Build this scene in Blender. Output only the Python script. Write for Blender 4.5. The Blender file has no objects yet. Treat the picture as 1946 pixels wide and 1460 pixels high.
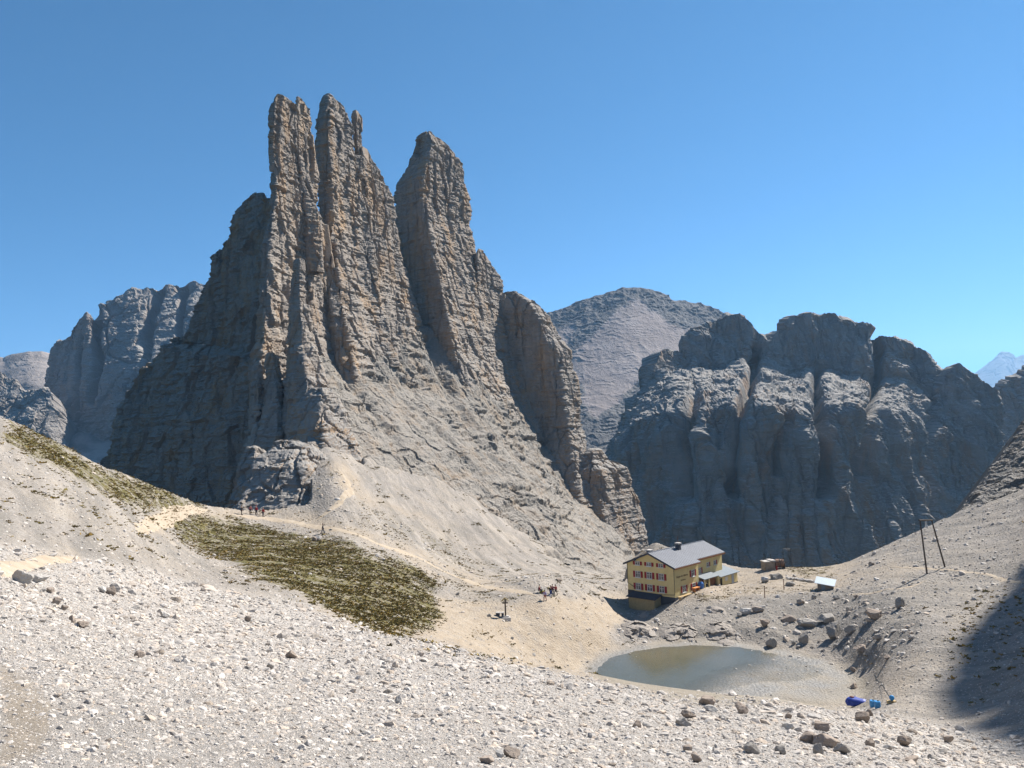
import bpy, bmesh, math, random
import numpy as np
from mathutils import Matrix, Vector

R = math.radians
sc = bpy.context.scene
rng = np.random.default_rng(7)
random.seed(7)

# ------------------------------------------------------------------ camera
F = 1450.0; U0 = 973.0; V0 = 730.0
PITCH = R(4.2); ROLL = R(2.0)
FWD = np.array([0, math.cos(PITCH), math.sin(PITCH)])
_up = np.array([0, -math.sin(PITCH), math.cos(PITCH)])
_rt = np.array([1.0, 0, 0])
CR = _rt * math.cos(ROLL) - _up * math.sin(ROLL)
CU = _rt * math.sin(ROLL) + _up * math.cos(ROLL)
cam_d = bpy.data.cameras.new("camera")
cam = bpy.data.objects.new("camera", cam_d)
sc.collection.objects.link(cam)
cam_d.sensor_width = 36.0
cam_d.lens = 36.0 * F / 1946.0
cam_d.clip_start = 0.3
cam_d.clip_end = 40000.0
cam.matrix_world = Matrix(((CR[0], CU[0], -FWD[0], 0), (CR[1], CU[1], -FWD[1], 0), (CR[2], CU[2], -FWD[2], 0), (0, 0, 0, 1)))
sc.camera = cam

# ------------------------------------------------------------------ sky, sun, exposure
SUN_AZ = 53.0; SUN_EL = 45.0
world = bpy.data.worlds.new("World"); sc.world = world
world.use_nodes = True
wn = world.node_tree.nodes; wl = world.node_tree.links
wn.clear()
w_out = wn.new("ShaderNodeOutputWorld"); w_bg = wn.new("ShaderNodeBackground"); w_sky = wn.new("ShaderNodeTexSky")
w_sky.sky_type = 'NISHITA'; w_sky.sun_disc = False
w_sky.sun_elevation = R(SUN_EL); w_sky.sun_rotation = R(SUN_AZ)
w_sky.altitude = 2600; w_sky.air_density = 0.85; w_sky.dust_density = 0.5; w_sky.ozone_density = 4.0
w_bg.inputs[1].default_value = 0.05
w_hs = wn.new("ShaderNodeHueSaturation"); w_hs.inputs['Saturation'].default_value = 2.1; w_hs.inputs['Hue'].default_value = 0.492; w_hs.inputs['Value'].default_value = 1.0
wl.new(w_sky.outputs[0], w_hs.inputs['Color']); wl.new(w_hs.outputs[0], w_bg.inputs[0]); wl.new(w_bg.outputs[0], w_out.inputs[0])
sun_d = bpy.data.lights.new("sun", 'SUN'); sun = bpy.data.objects.new("sun", sun_d)
sc.collection.objects.link(sun)
sun_d.energy = 5.0; sun_d.angle = R(0.5); sun_d.color = (1.0, 0.94, 0.86)
SD = np.array([math.sin(R(SUN_AZ)) * math.cos(R(SUN_EL)), math.cos(R(SUN_AZ)) * math.cos(R(SUN_EL)), math.sin(R(SUN_EL))])
sun.rotation_euler = Vector(SD).to_track_quat('Z', 'Y').to_euler()
sc.view_settings.view_transform = 'Standard'; sc.view_settings.look = 'None'
sc.view_settings.exposure = 1.2; sc.view_settings.gamma = 1.0
sc.cycles.max_bounces = 6; sc.cycles.diffuse_bounces = 2; sc.cycles.glossy_bounces = 2
sc.cycles.transmission_bounces = 4; sc.cycles.volume_bounces = 1; sc.cycles.transparent_max_bounces = 8
sc.cycles.caustics_reflective = False; sc.cycles.caustics_refractive = False

# ------------------------------------------------------------------ helpers: picture to place
def ray(u, v):
    u = np.asarray(u, float); v = np.asarray(v, float)
    return FWD + CR * ((u - U0) / F)[..., None] + CU * ((V0 - v) / F)[..., None]
def at(u, v, Y):
    d = ray(u, v)
    return d * (np.asarray(Y, float) / d[..., 1])[..., None]
def proj(P):
    dp = P @ FWD
    dp = np.where(dp < 0.05, 0.05, dp)
    return U0 + F * (P @ CR) / dp, V0 - F * (P @ CU) / dp

# ------------------------------------------------------------------ helpers: noise
_perm = np.random.default_rng(3).permutation(256).astype(np.int32)
_perm = np.concatenate([_perm, _perm, _perm])
_grad = np.random.default_rng(4).normal(size=(256, 3)).astype(np.float32)
_grad /= np.linalg.norm(_grad, axis=1)[:, None]
def _perlin(P):
    f = np.floor(P); i = f.astype(np.int32) & 255; d = (P - f).astype(np.float32)
    w = d * d * d * (d * (d * 6 - 15) + 10)
    x0, y0, z0 = i[:, 0], i[:, 1], i[:, 2]
    out = 0
    for cx in (0, 1):
        wx = w[:, 0] if cx else 1 - w[:, 0]
        px = _perm[x0 + cx]
        for cy in (0, 1):
            wy = wx * (w[:, 1] if cy else 1 - w[:, 1])
            py = _perm[px + y0 + cy]
            for cz in (0, 1):
                wz = wy * (w[:, 2] if cz else 1 - w[:, 2])
                g = _grad[_perm[py + z0 + cz]]
                out = out + wz * (g[:, 0] * (d[:, 0] - cx) + g[:, 1] * (d[:, 1] - cy) + g[:, 2] * (d[:, 2] - cz))
    return out * 1.5
def perlin(P, scale=(1, 1, 1), off=0.0):
    P = np.asarray(P, np.float64)
    sh = P.shape[:-1]; Q = P.reshape(-1, 3) / np.asarray(scale, float) + off * 17.31
    out = np.empty(len(Q), np.float32)
    for s in range(0, len(Q), 150000):
        out[s:s + 150000] = _perlin(Q[s:s + 150000])
    return out.reshape(sh)
def fbm(P, scale, octv, gain=0.5, off=0.0, mode=0):
    scale = np.asarray(scale, float) * np.ones(3)
    t = 0; a = 1.0; s = 0
    for k in range(octv):
        n = perlin(P, scale / (2.03 ** k), off + k * 1.7)
        if mode == 1: n = 1 - 2 * np.abs(n)      # ridged
        if mode == 2: n = 2 * np.abs(n) - 0.5    # billow
        t = t + a * n; s += a; a *= gain
    return t / s
def cells(P, scale, off=0.0):
    """angular blocks: nearest and second nearest of jittered points; two random numbers and the tilt of each block"""
    P = np.asarray(P, np.float64); sh = P.shape[:-1]
    Q = (P.reshape(-1, 3) / (np.asarray(scale, float) * np.ones(3)) + off * 13.7)
    o1 = np.empty(len(Q), np.float32); o2 = o1.copy(); oh = o1.copy(); ot = o1.copy()
    for s in range(0, len(Q), 150000):
        q = Q[s:s + 150000]; b = np.floor(q - 0.5); fr = (q - b).astype(np.float32); bi = b.astype(np.int32)
        d1 = np.full(len(q), 9.0, np.float32); d2 = d1.copy(); h1 = np.zeros(len(q), np.float32); t1 = h1.copy()
        for c in range(8):
            cx, cy, cz = c & 1, (c >> 1) & 1, c >> 2
            h = _perm[_perm[_perm[(bi[:, 0] + cx) & 255] + ((bi[:, 1] + cy) & 255)] + ((bi[:, 2] + cz) & 255)]
            g = _grad[h]
            dx = fr[:, 0] - cx - 0.5 - g[:, 0] * 0.42; dy = fr[:, 1] - cy - 0.5 - g[:, 1] * 0.42; dz = fr[:, 2] - cz - 0.5 - g[:, 2] * 0.42
            d = dx * dx + dy * dy + dz * dz
            near = d < d1
            d2 = np.where(near, d1, np.minimum(d2, d))
            g2 = _grad[_perm[h + 91]]
            h1 = np.where(near, h / 255.0 - 0.5, h1)
            t1 = np.where(near, g2[:, 0] * dx + g2[:, 1] * dy + g2[:, 2] * dz, t1)
            d1 = np.where(near, d, d1)
        o1[s:s + 150000] = np.sqrt(d1); o2[s:s + 150000] = np.sqrt(d2); oh[s:s + 150000] = h1; ot[s:s + 150000] = t1
    return o1.reshape(sh), o2.reshape(sh), oh.reshape(sh), ot.reshape(sh)
def sstep(a, b, x):
    t = np.clip((x - a) / (b - a), 0, 1)
    return t * t * (3 - 2 * t)

# ------------------------------------------------------------------ helpers: meshes
def link(o, parent=None):
    sc.collection.objects.link(o)
    if parent is not None: o.parent = parent
    return o
def tag(o, label=None, cat=None, group=None, kind=None):
    if label: o["label"] = label
    if cat: o["category"] = cat
    if group: o["group"] = group
    if kind: o["kind"] = kind
    return o
def empty(name, loc=(0, 0, 0), rz=0.0, parent=None):
    o = bpy.data.objects.new(name, None); link(o, parent)
    o.location = loc; o.rotation_euler = (0, 0, rz); o.empty_display_size = 0.5
    return o
def mesh_arrays(name, V, faces, mat, parent=None, smooth=False, attrs=None):
    """V (n,3); faces = list of (m,k) int arrays"""
    me = bpy.data.meshes.new(name)
    me.vertices.add(len(V)); me.vertices.foreach_set("co", np.ascontiguousarray(V, np.float32).ravel())
    tot = sum(f.size for f in faces); npol = sum(len(f) for f in faces)
    me.loops.add(tot); me.loops.foreach_set("vertex_index", np.concatenate([f.ravel() for f in faces]).astype(np.int32))
    me.polygons.add(npol)
    ls = np.concatenate([np.full(len(f), f.shape[1]) for f in faces])
    st = np.concatenate([[0], np.cumsum(ls)[:-1]]).astype(np.int32)
    me.polygons.foreach_set("loop_start", st)
    if smooth: me.polygons.foreach_set("use_smooth", np.ones(npol, bool))
    me.update(calc_edges=True); me.validate()
    if not smooth: me.shade_flat()
    else: me.shade_smooth()
    for k, a in (attrs or {}).items():
        at_ = me.attributes.new(k, 'FLOAT_COLOR', 'POINT')
        at_.data.foreach_set("color", np.ascontiguousarray(a, np.float32).ravel())
    if mat is not None: me.materials.append(mat)
    o = bpy.data.objects.new(name, me); link(o, parent)
    return o
def grid_faces(nv, nu, wrap=False, flip=False, base=0):
    i = np.arange(nv - 1)[:, None]; j = np.arange(nu if wrap else nu - 1)[None, :]
    j2 = (j + 1) % nu
    a = i * nu + j; b = i * nu + j2; c = (i + 1) * nu + j2; d = (i + 1) * nu + j
    q = np.stack([a, b, c, d], -1).reshape(-1, 4) + base
    return q[:, ::-1] if flip else q
def grid_normals(P, wrap=False):
    if wrap:
        du = np.roll(P, -1, 1) - np.roll(P, 1, 1)
    else:
        du = np.gradient(P, axis=1)
    dv = np.gradient(P, axis=0)
    n = np.cross(du, dv)
    return n / (np.linalg.norm(n, axis=-1, keepdims=True) + 1e-9)
def poly_sd(u, v, pts):
    """signed distance (positive inside) of points to a polygon"""
    pts = np.asarray(pts, float); u = u.astype(np.float32); v = v.astype(np.float32)
    dm = np.full(u.shape, 1e18, np.float32); ins = np.zeros(u.shape, bool)
    for k in range(len(pts)):
        (x0, y0), (x1, y1) = pts[k - 1], pts[k]
        ex, ey = x1 - x0, y1 - y0
        t = np.clip(((u - x0) * ex + (v - y0) * ey) / (ex * ex + ey * ey + 1e-9), 0, 1)
        dm = np.minimum(dm, (u - x0 - t * ex) ** 2 + (v - y0 - t * ey) ** 2)
        if ey != 0:
            ins ^= ((y0 > v) != (y1 > v)) & (u < ex * (v - y0) / ey + x0)
    d = np.sqrt(dm)
    return np.where(ins, d, -d)
def line_d(u, v, pts):
    pts = np.asarray(pts, float)
    dm = np.full(u.shape, 1e18, np.float32)
    for k in range(1, len(pts)):
        (x0, y0), (x1, y1) = pts[k - 1][:2], pts[k][:2]
        ex, ey = x1 - x0, y1 - y0
        t = np.clip(((u - x0) * ex + (v - y0) * ey) / (ex * ex + ey * ey + 1e-9), 0, 1)
        dm = np.minimum(dm, (u - x0 - t * ex) ** 2 + (v - y0 - t * ey) ** 2)
    return np.sqrt(dm)

# ------------------------------------------------------------------ helpers: materials
class Mat:
    def __init__(s, name, rough=0.9, spec=0.2):
        s.m = bpy.data.materials.new(name); s.m.use_nodes = True
        s.t = s.m.node_tree; s.t.nodes.clear()
        s.out = s.t.nodes.new("ShaderNodeOutputMaterial")
        s.b = s.t.nodes.new("ShaderNodeBsdfPrincipled")
        s.b.inputs["Roughness"].default_value = rough
        s.b.inputs["Specular IOR Level"].default_value = spec
        s.t.links.new(s.b.outputs[0], s.out.inputs[0])
    def n(s, typ, props=None, **inp):
        nd = s.t.nodes.new(typ)
        for k, v in (props or {}).items(): setattr(nd, k, v)
        for k, v in inp.items():
            key = int(k[1:]) if k[0] == "i" and k[1:].isdigit() else k.replace("_", " ")
            s.set(nd.inputs[key], v)
        return nd
    def set(s, sock, v):
        if isinstance(v, bpy.types.NodeSocket): s.t.links.new(v, sock)
        elif isinstance(v, bpy.types.Node): s.t.links.new(v.outputs[0], sock)
        elif isinstance(v, (tuple, list)) and len(v) == 3 and sock.type == 'RGBA': sock.default_value = (*v, 1)
        else: sock.default_value = v
    def pos(s):
        return s.n("ShaderNodeNewGeometry").outputs["Position"]
    def mapped(s, vec, scale=(1, 1, 1), rot=(0, 0, 0), loc=(0, 0, 0)):
        return s.n("ShaderNodeMapping", i0=vec, i1=loc, i2=rot, i3=scale).outputs[0]
    def noise(s, vec, scale, detail=4.0, rough=0.55, dist=0.0):
        return s.n("ShaderNodeTexNoise", Vector=vec, Scale=scale, Detail=detail, Roughness=rough, Distortion=dist).outputs[0]
    def vor(s, vec, scale, out=0, feature='F1'):
        return s.n("ShaderNodeTexVoronoi", {"feature": feature}, Vector=vec, Scale=scale).outputs[out]
    def ramp(s, fac, stops):
        r = s.n("ShaderNodeValToRGB", i0=fac)
        e = r.color_ramp.elements
        while len(e) < len(stops): e.new(0.5)
        for el, (p, c) in zip(e, stops):
            el.position = p; el.color = (*c, 1) if isinstance(c, (tuple, list)) else (c, c, c, 1)
        return r.outputs[0]
    def mr(s, v, a, b, c=0.0, d=1.0):
        return s.n("ShaderNodeMapRange", i0=v, i1=a, i2=b, i3=c, i4=d).outputs[0]
    def mix(s, f, a, b, mode='MIX'):
        nd = s.n("ShaderNodeMix", {"data_type": 'RGBA', "blend_type": mode})
        s.set(nd.inputs[0], f); s.set(nd.inputs[6], a); s.set(nd.inputs[7], b)
        return nd.outputs[2]
    def math(s, op, a, b=0.0):
        nd = s.n("ShaderNodeMath", {"operation": op}); s.set(nd.inputs[0], a); s.set(nd.inputs[1], b)
        return nd.outputs[0]
    def color(s, v): s.set(s.b.inputs["Base Color"], v); return s
    def bump(s, h, strength=0.5, dist=0.1, normal=None):
        nd = s.n("ShaderNodeBump", Height=h, Strength=strength, Distance=dist)
        if normal is not None: s.set(nd.inputs["Normal"], normal)
        s.t.links.new(nd.outputs[0], s.b.inputs["Normal"])
        return nd.outputs[0]

def plain(name, col, rough=0.7, spec=0.3, metal=0.0, var=0.12, scale=3.0, bump=0.0):
    m = Mat(name, rough, spec)
    n = m.noise(m.pos(), scale, 5.0)
    m.color(m.mix(m.mr(n, 0.3, 0.7), tuple(c * (1 - var) for c in col), tuple(min(1, c * (1 + var)) for c in col)))
    m.b.inputs["Metallic"].default_value = metal
    if bump: m.bump(m.noise(m.pos(), scale * 6, 3.0), bump, 0.02)
    return m.m

def rock_mat(name, L, cols, stain, stain_amt, streak=0.5, debris=(0.30, 0.28, 0.255), flat=(0.55, 0.8)):
    """dolomite: grey with warm and dark weathering; L = size of the largest blotches in metres"""
    m = Mat(name, 0.95, 0.1)
    p = m.pos()
    warp = m.noise(p, 1.0 / L, 5.0, 0.6)
    big = m.noise(m.mapped(p, (1, 1, 0.6)), 2.2 / L, 6.0, 0.62, 0.6)
    c = m.ramp(big, [(0.30, cols[0]), (0.5, cols[1]), (0.70, cols[2])])
    # warm oxide stains, drawn out downwards
    st = m.noise(m.mapped(p, (1, 1, 0.35), loc=(31, 7, 3)), 1.9 / L, 7.0, 0.65, 0.9)
    c = m.mix(m.math('MULTIPLY', m.mr(st, 0.48, 0.64), stain_amt), c, stain)
    # dark vertical water streaks
    sk = m.noise(m.mapped(p, (1, 1, 0.07), loc=(5, 50, 0)), 9.0 / L, 5.0, 0.6, 0.3)
    c = m.mix(m.math('MULTIPLY', m.mr(sk, 0.54, 0.72), streak), c, tuple(x * 0.45 for x in cols[0]))
    # strata tint
    sz = m.noise(m.mapped(p, (0.05, 0.05, 1.0)), 10.0 / L, 4.0, 0.7)
    c = m.mix(m.mr(sz, 0.35, 0.65, 0.0, 0.35), c, cols[2])
    fine = m.noise(p, 40.0 / L, 6.0, 0.7)
    c = m.mix(m.mr(fine, 0.3, 0.7, 0.0, 0.4), c, m.mix(0.5, c, tuple(x * 0.5 for x in cols[0])))
    # loose pale debris lies where the rock is flat enough to hold it
    nz = m.n("ShaderNodeSeparateXYZ", i0=m.n("ShaderNodeNewGeometry").outputs["True Normal"]).outputs[2]
    nz = m.math('ADD', nz, m.math('MULTIPLY', m.math('SUBTRACT', m.noise(p, 14.0 / L, 4.0, 0.6), 0.5), 0.5))
    c = m.mix(m.mr(nz, flat[0], flat[1]), c, debris)
    m.color(c)
    h = m.math('ADD', m.noise(m.mapped(p, (1, 1, 2.2)), 26.0 / L, 8.0, 0.7), m.math('MULTIPLY', m.vor(p, 34.0 / L), 0.35))
    m.bump(h, 0.9, L * 0.02)
    return m.m

# ================================================================== GROUND
CTRL = [  # (picture u, v, distance forward in metres): where the ground was read off
 (0,1460,6),(500,1460,8),(973,1460,11),(1400,1460,18),(1750,1460,28),(1946,1460,38),
 (0,1250,12),(200,1200,25),(0,1100,32),(0,1000,50),(0,900,70),(0,795,95),(200,890,115),(320,935,130),(430,967,147),(500,975,152),
 (600,985,152),(300,1000,105),(150,980,70),(330,990,125),(500,1060,110),(700,1050,132),(800,1090,136),(820,1150,116),(760,1205,80),
 (300,1100,70),(500,1150,72),(500,1300,20),(800,1300,28),(1000,1350,25),(650,1200,60),
 (800,1218,66),(1100,1280,60),(1300,1311,56),(1450,1326,60),(1600,1346,68),(1700,1366,66),(1946,1440,50),(1300,1390,28),(1500,1400,30),
 (1050,1250,115),(960,1180,118),(1035,1140,128),(1000,1235,113),(880,1180,112),
 (1285,1142,150),(1196,1150,157),(1100,1120,145),(1200,1110,168),(1250,1120,168),(1340,1125,152),
 (1245,1030,205),(1330,1080,175),(1400,1110,164),(1450,1083,172),(1580,1079,172),(1530,1130,148),(1440,1150,142),
 (1700,1030,172),(1830,972,170),(1946,930,165),(1762,1091,138),(1797,1078,140),(1900,1100,125),(1650,1160,125),(1750,1200,106),
 (1900,1250,88),(1700,1300,93),(1800,1350,78),(1946,1350,66),(1946,1200,92),(1946,1050,132),(1640,1335,95),
 (640,890,172),(700,950,172),(800,1000,178),(900,1060,178),(1000,1090,175),(760,910,196),(900,980,200),(1000,1040,200),(1100,1090,190),
 (660,860,190),(800,880,215),(900,940,222),(1000,995,226),(1100,1055,222),(1180,1092,208),
 (680,760,238),(760,740,260),(880,800,275),(980,880,282),(1080,960,285),(1180,1040,262),
 (720,680,285),(850,700,320),(1000,800,330),(1120,930,320),
]
EXTRA = [(-1.1,2,-.75),(-.5,2,-.8),(0,2,-.85),(.5,2,-.9),(1.1,2,-1.0),(-1.1,30,.17),(-1.1,80,.37),(1.0,30,-.3),(1.0,90,-.05),(1.0,180,.2),(-1.1,8,-.2),(1.0,10,-.55)]
LAKE_Z = -35.0
for (u, v) in [(1130,1285),(1155,1254),(1205,1236),(1300,1226),(1400,1228),(1490,1243),(1560,1262),(1600,1290),(1605,1322)]:
    d = ray(u, v); CTRL.append((u, v, LAKE_Z * d[1] / d[2] * 1.0))
_c = np.array([at(u, v, Y) for u, v, Y in CTRL])
_A = np.concatenate([np.stack([_c[:, 0] / _c[:, 1], np.log(_c[:, 1]), _c[:, 2] / _c[:, 1]], 1), [(a, math.log(y), k) for a, y, k in EXTRA],
                     [(a, math.log(y), LAKE_Z / y - .004) for a, y in ((.2, 120), (.28, 120), (.36, 114), (.18, 114), (.3, 106), (.24, 108), (.38, 104))]])
KA, KB = 3.0, 1.0
def _kern(r2): return r2 * np.log(r2 + 1e-12)
_cx, _cy = _A[:, 0] * KA, _A[:, 1] * KB
_n = len(_A)
_M = np.zeros((_n + 3, _n + 3))
_M[:_n, :_n] = _kern((_cx[:, None] - _cx) ** 2 + (_cy[:, None] - _cy) ** 2) + np.eye(_n) * 0.0015
_M[:_n, _n] = 1; _M[:_n, _n + 1] = _cx; _M[:_n, _n + 2] = _cy
_M[_n:, :_n] = _M[:_n, _n:].T
_w = np.linalg.solve(_M, np.concatenate([_A[:, 2], [0, 0, 0]]))
def slope_k(a, Y):
    x = (np.asarray(a) * KA).ravel().astype(np.float32); y = (np.log(np.asarray(Y)) * KB).ravel().astype(np.float32)
    out = np.empty(x.shape, np.float64)
    cx = _cx.astype(np.float32); cy = _cy.astype(np.float32)
    for s in range(0, len(x), 40000):
        xs, ys = x[s:s + 40000, None], y[s:s + 40000, None]
        r2 = (xs - cx) ** 2 + (ys - cy) ** 2
        out[s:s + 40000] = (r2 * np.log(r2 + 1e-12)) @ _w[:_n] + _w[_n] + _w[_n + 1] * xs[:, 0] + _w[_n + 2] * ys[:, 0]
    return out.reshape(np.shape(a))
# the brink beyond which the ground falls away: (u, v, distance)
EDGE = [(-500,600,80),(0,795,96),(200,890,116),(320,935,131),(430,967,148),(500,977,154),(585,985,158),(612,985,190),(640,985,340),
        (1190,1085,330),(1204,1070,236),(1243,1030,206),(1262,1036,198),(1320,1060,186),(1400,1080,179),(1450,1080,174),(1580,1078,174),(1700,1029,173),(1830,971,171),(1946,929,166),(2500,700,155)]
_e = np.array([at(u, v, Y) for u, v, Y in EDGE])
def edge_Y(a): return np.interp(a, _e[:, 0] / _e[:, 1], _e[:, 1])

def ground_base(a, Y):
    Ye = edge_Y(a); Yc = np.minimum(Y, Ye)
    z = slope_k(a, Yc) * Yc
    return z - np.maximum(Y - Ye, 0) * 1.15

NA, NB = (1500, 1500)
_t = np.linspace(-1, 1, NA)
ga = 0.72 * _t + 0.5 * _t ** 5
gY = np.exp(np.linspace(math.log(2.0), math.log(360.0), NB))
_ca = np.linspace(ga[0], ga[-1], 420); _cY = np.exp(np.linspace(math.log(2.0), math.log(360.0), 520))
CA, CY = np.meshgrid(_ca, _cY)
_Kc = slope_k(CA, np.minimum(CY, edge_Y(CA)))
def bilin(tab, a, Y):
    fa = np.clip((np.asarray(a) - _ca[0]) / (_ca[1] - _ca[0]), 0, len(_ca) - 1.001); ia = fa.astype(int); fa = fa - ia
    fb = np.clip(np.log(np.asarray(Y) / 2.0) / math.log(180.0) * (len(_cY) - 1), 0, len(_cY) - 1.001); ib = fb.astype(int); fb = fb - ib
    return (tab[ib, ia] * (1 - fa) + tab[ib, ia + 1] * fa) * (1 - fb) + (tab[ib + 1, ia] * (1 - fa) + tab[ib + 1, ia + 1] * fa) * fb
GA, GY = np.meshgrid(ga, gY)
_Ye = edge_Y(GA); _Yc = np.minimum(GY, _Ye)
GZ = bilin(_Kc, GA, _Yc) * _Yc - np.maximum(GY - _Ye, 0) * 1.6
GX = GA * GY
# the tarn: a shallow bowl with a mud flat on its right side
WATER_PX = [(1122,1292),(1135,1268),(1158,1250),(1205,1236),(1260,1229),(1320,1226),(1400,1229),(1455,1236),(1485,1243),(1540,1257),(1580,1274),(1566,1290),(1510,1297),(1450,1300),(1400,1312),(1350,1326),(1290,1334),(1200,1325),(1140,1312)]
FLAT_PX = [(1110,1295),(1125,1265),(1155,1246),(1205,1231),(1320,1221),(1400,1223),(1490,1238),(1570,1260),(1615,1290),(1618,1325),(1570,1343),(1450,1345),(1290,1340),(1180,1335),(1120,1318)]
def on_level(px, z):
    d = ray(np.array([q[0] for q in px]), np.array([q[1] for q in px]))
    return d[:, :2] * (z / d[:, 2])[:, None]
DEEP_PX = [(1122,1292),(1135,1268),(1158,1250),(1205,1236),(1260,1229),(1320,1226),(1400,1229),(1450,1237),(1440,1258),(1400,1272),(1360,1288),(1330,1306),(1290,1330),(1200,1325),(1140,1312)]
WATER_XY = on_level(WATER_PX, LAKE_Z); DEEP_XY = on_level(DEEP_PX, LAKE_Z); FLAT_XY = on_level(FLAT_PX, LAKE_Z)
_lk = (GY > 85) & (GY < 150) & (GA > 0.02) & (GA < 0.62)
sw_ = poly_sd(GX[_lk], GY[_lk], WATER_XY); sf_ = poly_sd(GX[_lk], GY[_lk], FLAT_XY); sd_ = poly_sd(GX[_lk], GY[_lk], DEEP_XY)
zt_ = LAKE_Z + np.where(sw_ > 0, -np.minimum(sw_ * 0.025, .1) - np.clip(sd_ * 0.08, 0, 0.8), np.minimum(-sw_ * 0.03, 0.35))
GZ[_lk] = GZ[_lk] + (zt_ - GZ[_lk]) * sstep(-5.0, 0.3, sf_)
WET = np.zeros_like(GZ); WET[_lk] = sstep(-13, -0.5, sw_) * sstep(-2, 1, sf_)
P0 = np.stack([GX, GY, GZ], -1)
gu, gv = proj(P0)
inview = GY <= _Ye + 2
# ---- what covers the ground, drawn on the map of the place
def zone(polys, soft):
    o = np.zeros(gu.shape, np.float32)
    for pts, amt in polys:
        o = np.maximum(o, amt * sstep(-soft, soft, poly_sd(gu, gv, pts)))
    return o
wob = fbm(P0, (9, 9, 9), 4)
gu_, gv_ = gu, gv
gu = gu + wob * 40; gv = gv + fbm(P0, (9, 9, 9), 4, off=5) * 22
GRASS = zone([
 ([(305,985),(370,962),(440,978),(560,1012),(640,1022),(720,1048),(790,1070),(835,1110),(838,1180),(790,1217),(690,1200),(560,1140),(450,1080),(350,1035)], 1.0),
 ([(0,785),(100,827),(250,900),(400,955),(330,985),(200,948),(90,888),(0,836)], 1.0),
 ([(100,900),(280,960),(250,1010),(60,930)], 0.35),
 ([(660,930),(740,960),(860,1020),(960,1090),(1020,1110),(930,1110),(800,1060),(700,1000)], 0.50),
 ([(790,1060),(880,1100),(990,1150),(900,1150),(840,1110)], 0.5),
 ([(1320,1128),(1400,1122),(1420,1136),(1340,1146)], 0.9),
 ([(1505,1072),(1590,1072),(1580,1092),(1520,1098)], 0.95),
 ([(1420,1105),(1540,1105),(1560,1125),(1480,1140),(1410,1130)], 0.5),
 ([(1150,1175),(1200,1172),(1195,1183),(1150,1183)], 0.5),
 ([(900,1180),(960,1195),(930,1215),(890,1205)], 0.4),
 ([(770,1215),(920,1240),(1000,1255),(940,1262),(840,1240)], 0.45),
 ([(560,990),(700,1010),(680,1030),(580,1020)], .5),
 ([(1060,1108),(1150,1106),(1140,1120),(1070,1120)], 0.45)], 24)
SAND = zone([
 ([(0,1062),(140,1052),(150,1068),(0,1100)], 0.8),
 ([(0,1270),(60,1300),(95,1340),(80,1440),(0,1460)], 0.75),
 ([(840,1130),(960,1150),(1050,1135),(1180,1130),(1200,1165),(1150,1195),(1160,1235),(1110,1290),(1000,1275),(830,1225),(790,1215)], 1.0),
 ([(470,970),(600,975),(700,1010),(860,1075),(1000,1130),(900,1120),(760,1045),(600,1005)], 0.8),
 ([(270,995),(330,962),(480,970),(470,985),(360,975),(300,1010)], 0.9),
 ([(560,1140),(760,1205),(830,1180),(900,1215),(780,1235),(600,1170)], 0.6),
 ([(620,880),(650,880),(690,930),(720,960),(660,930)], 0.9),
 ([(680,930),(760,960),(880,1030),(860,1020),(760,975)], 0.6),
 ([(1110,1290),(1150,1240),(1300,1215),(1480,1225),(1620,1280),(1640,1340),(1500,1345),(1300,1320)], 1.0),
 ([(1180,1150),(1420,1135),(1600,1120),(1640,1060),(1400,1080),(1300,1110)], 0.75),
 ([(1590,1090),(1700,1060),(1760,1080),(1720,1100),(1600,1110)], 0.5),
 ([(1640,1335),(1660,1260),(1760,1230),(1740,1290),(1700,1340)], 0.35)], 14)
ROCK = zone([
 ([(590,850),(640,845),(720,880),(830,905),(930,960),(1020,1020),(1110,1075),(1190,1100),(1203,1060),(1213,1000),(1225,900),(1000,400),(600,400),(560,760)], 1.0)], 10)
RUBBLE = zone([
 ([(1170,1185),(1410,1180),(1440,1210),(1300,1216),(1180,1206)], 0.9),
 ([(1440,1140),(1560,1120),(1700,1120),(1760,1160),(1740,1220),(1700,1250),(1640,1255),(1560,1215),(1450,1210)], 1.0),
 ([(1230,1150),(1420,1140),(1420,1180),(1200,1180)], 0.5),
 ([(1640,1100),(1946,1060),(1946,1130),(1760,1150)], 0.4)], 14)
MUD = zone([([(1120,1290),(1150,1244),(1300,1214),(1480,1224),(1640,1285),(1650,1338),(1500,1350),(1300,1330)], 1.0)], 8)
SCREE = zone([([(-300,990),(100,1050),(300,1090),(560,1150),(800,1222),(1100,1285),(1300,1318),(1600,1352),(2200,1450),(2200,1700),(-300,1700)], 1.0)], 14)
for _z in (GRASS, SAND, RUBBLE, MUD, SCREE): _z *= inview
gu, gv = gu_, gv_
ROCK *= (GY > 160)
calm = 1 - np.maximum(MUD, 0.6 * SAND)
# ---- relief
D = fbm(P0, 11.0, 3, off=1) * 0.30 * sstep(15, 60, GY) * (1 - MUD)
D += fbm(P0, 2.4, 5, 0.6, off=2) * (0.035 + 0.11 * sstep(4, 50, GY) + 0.09 * sstep(70, 130, GY)) * (0.25 + 0.75 * calm)
D += SCREE * np.maximum(fbm(P0, 0.6, 3, 0.6, off=9), -0.3) * 0.03 * sstep(3, 25, GY)
rub = fbm(P0, (3.2, 3.2, 3.2), 5, 0.6, off=3, mode=1)
D += RUBBLE * (rub - 0.1) * 0.25
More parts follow.
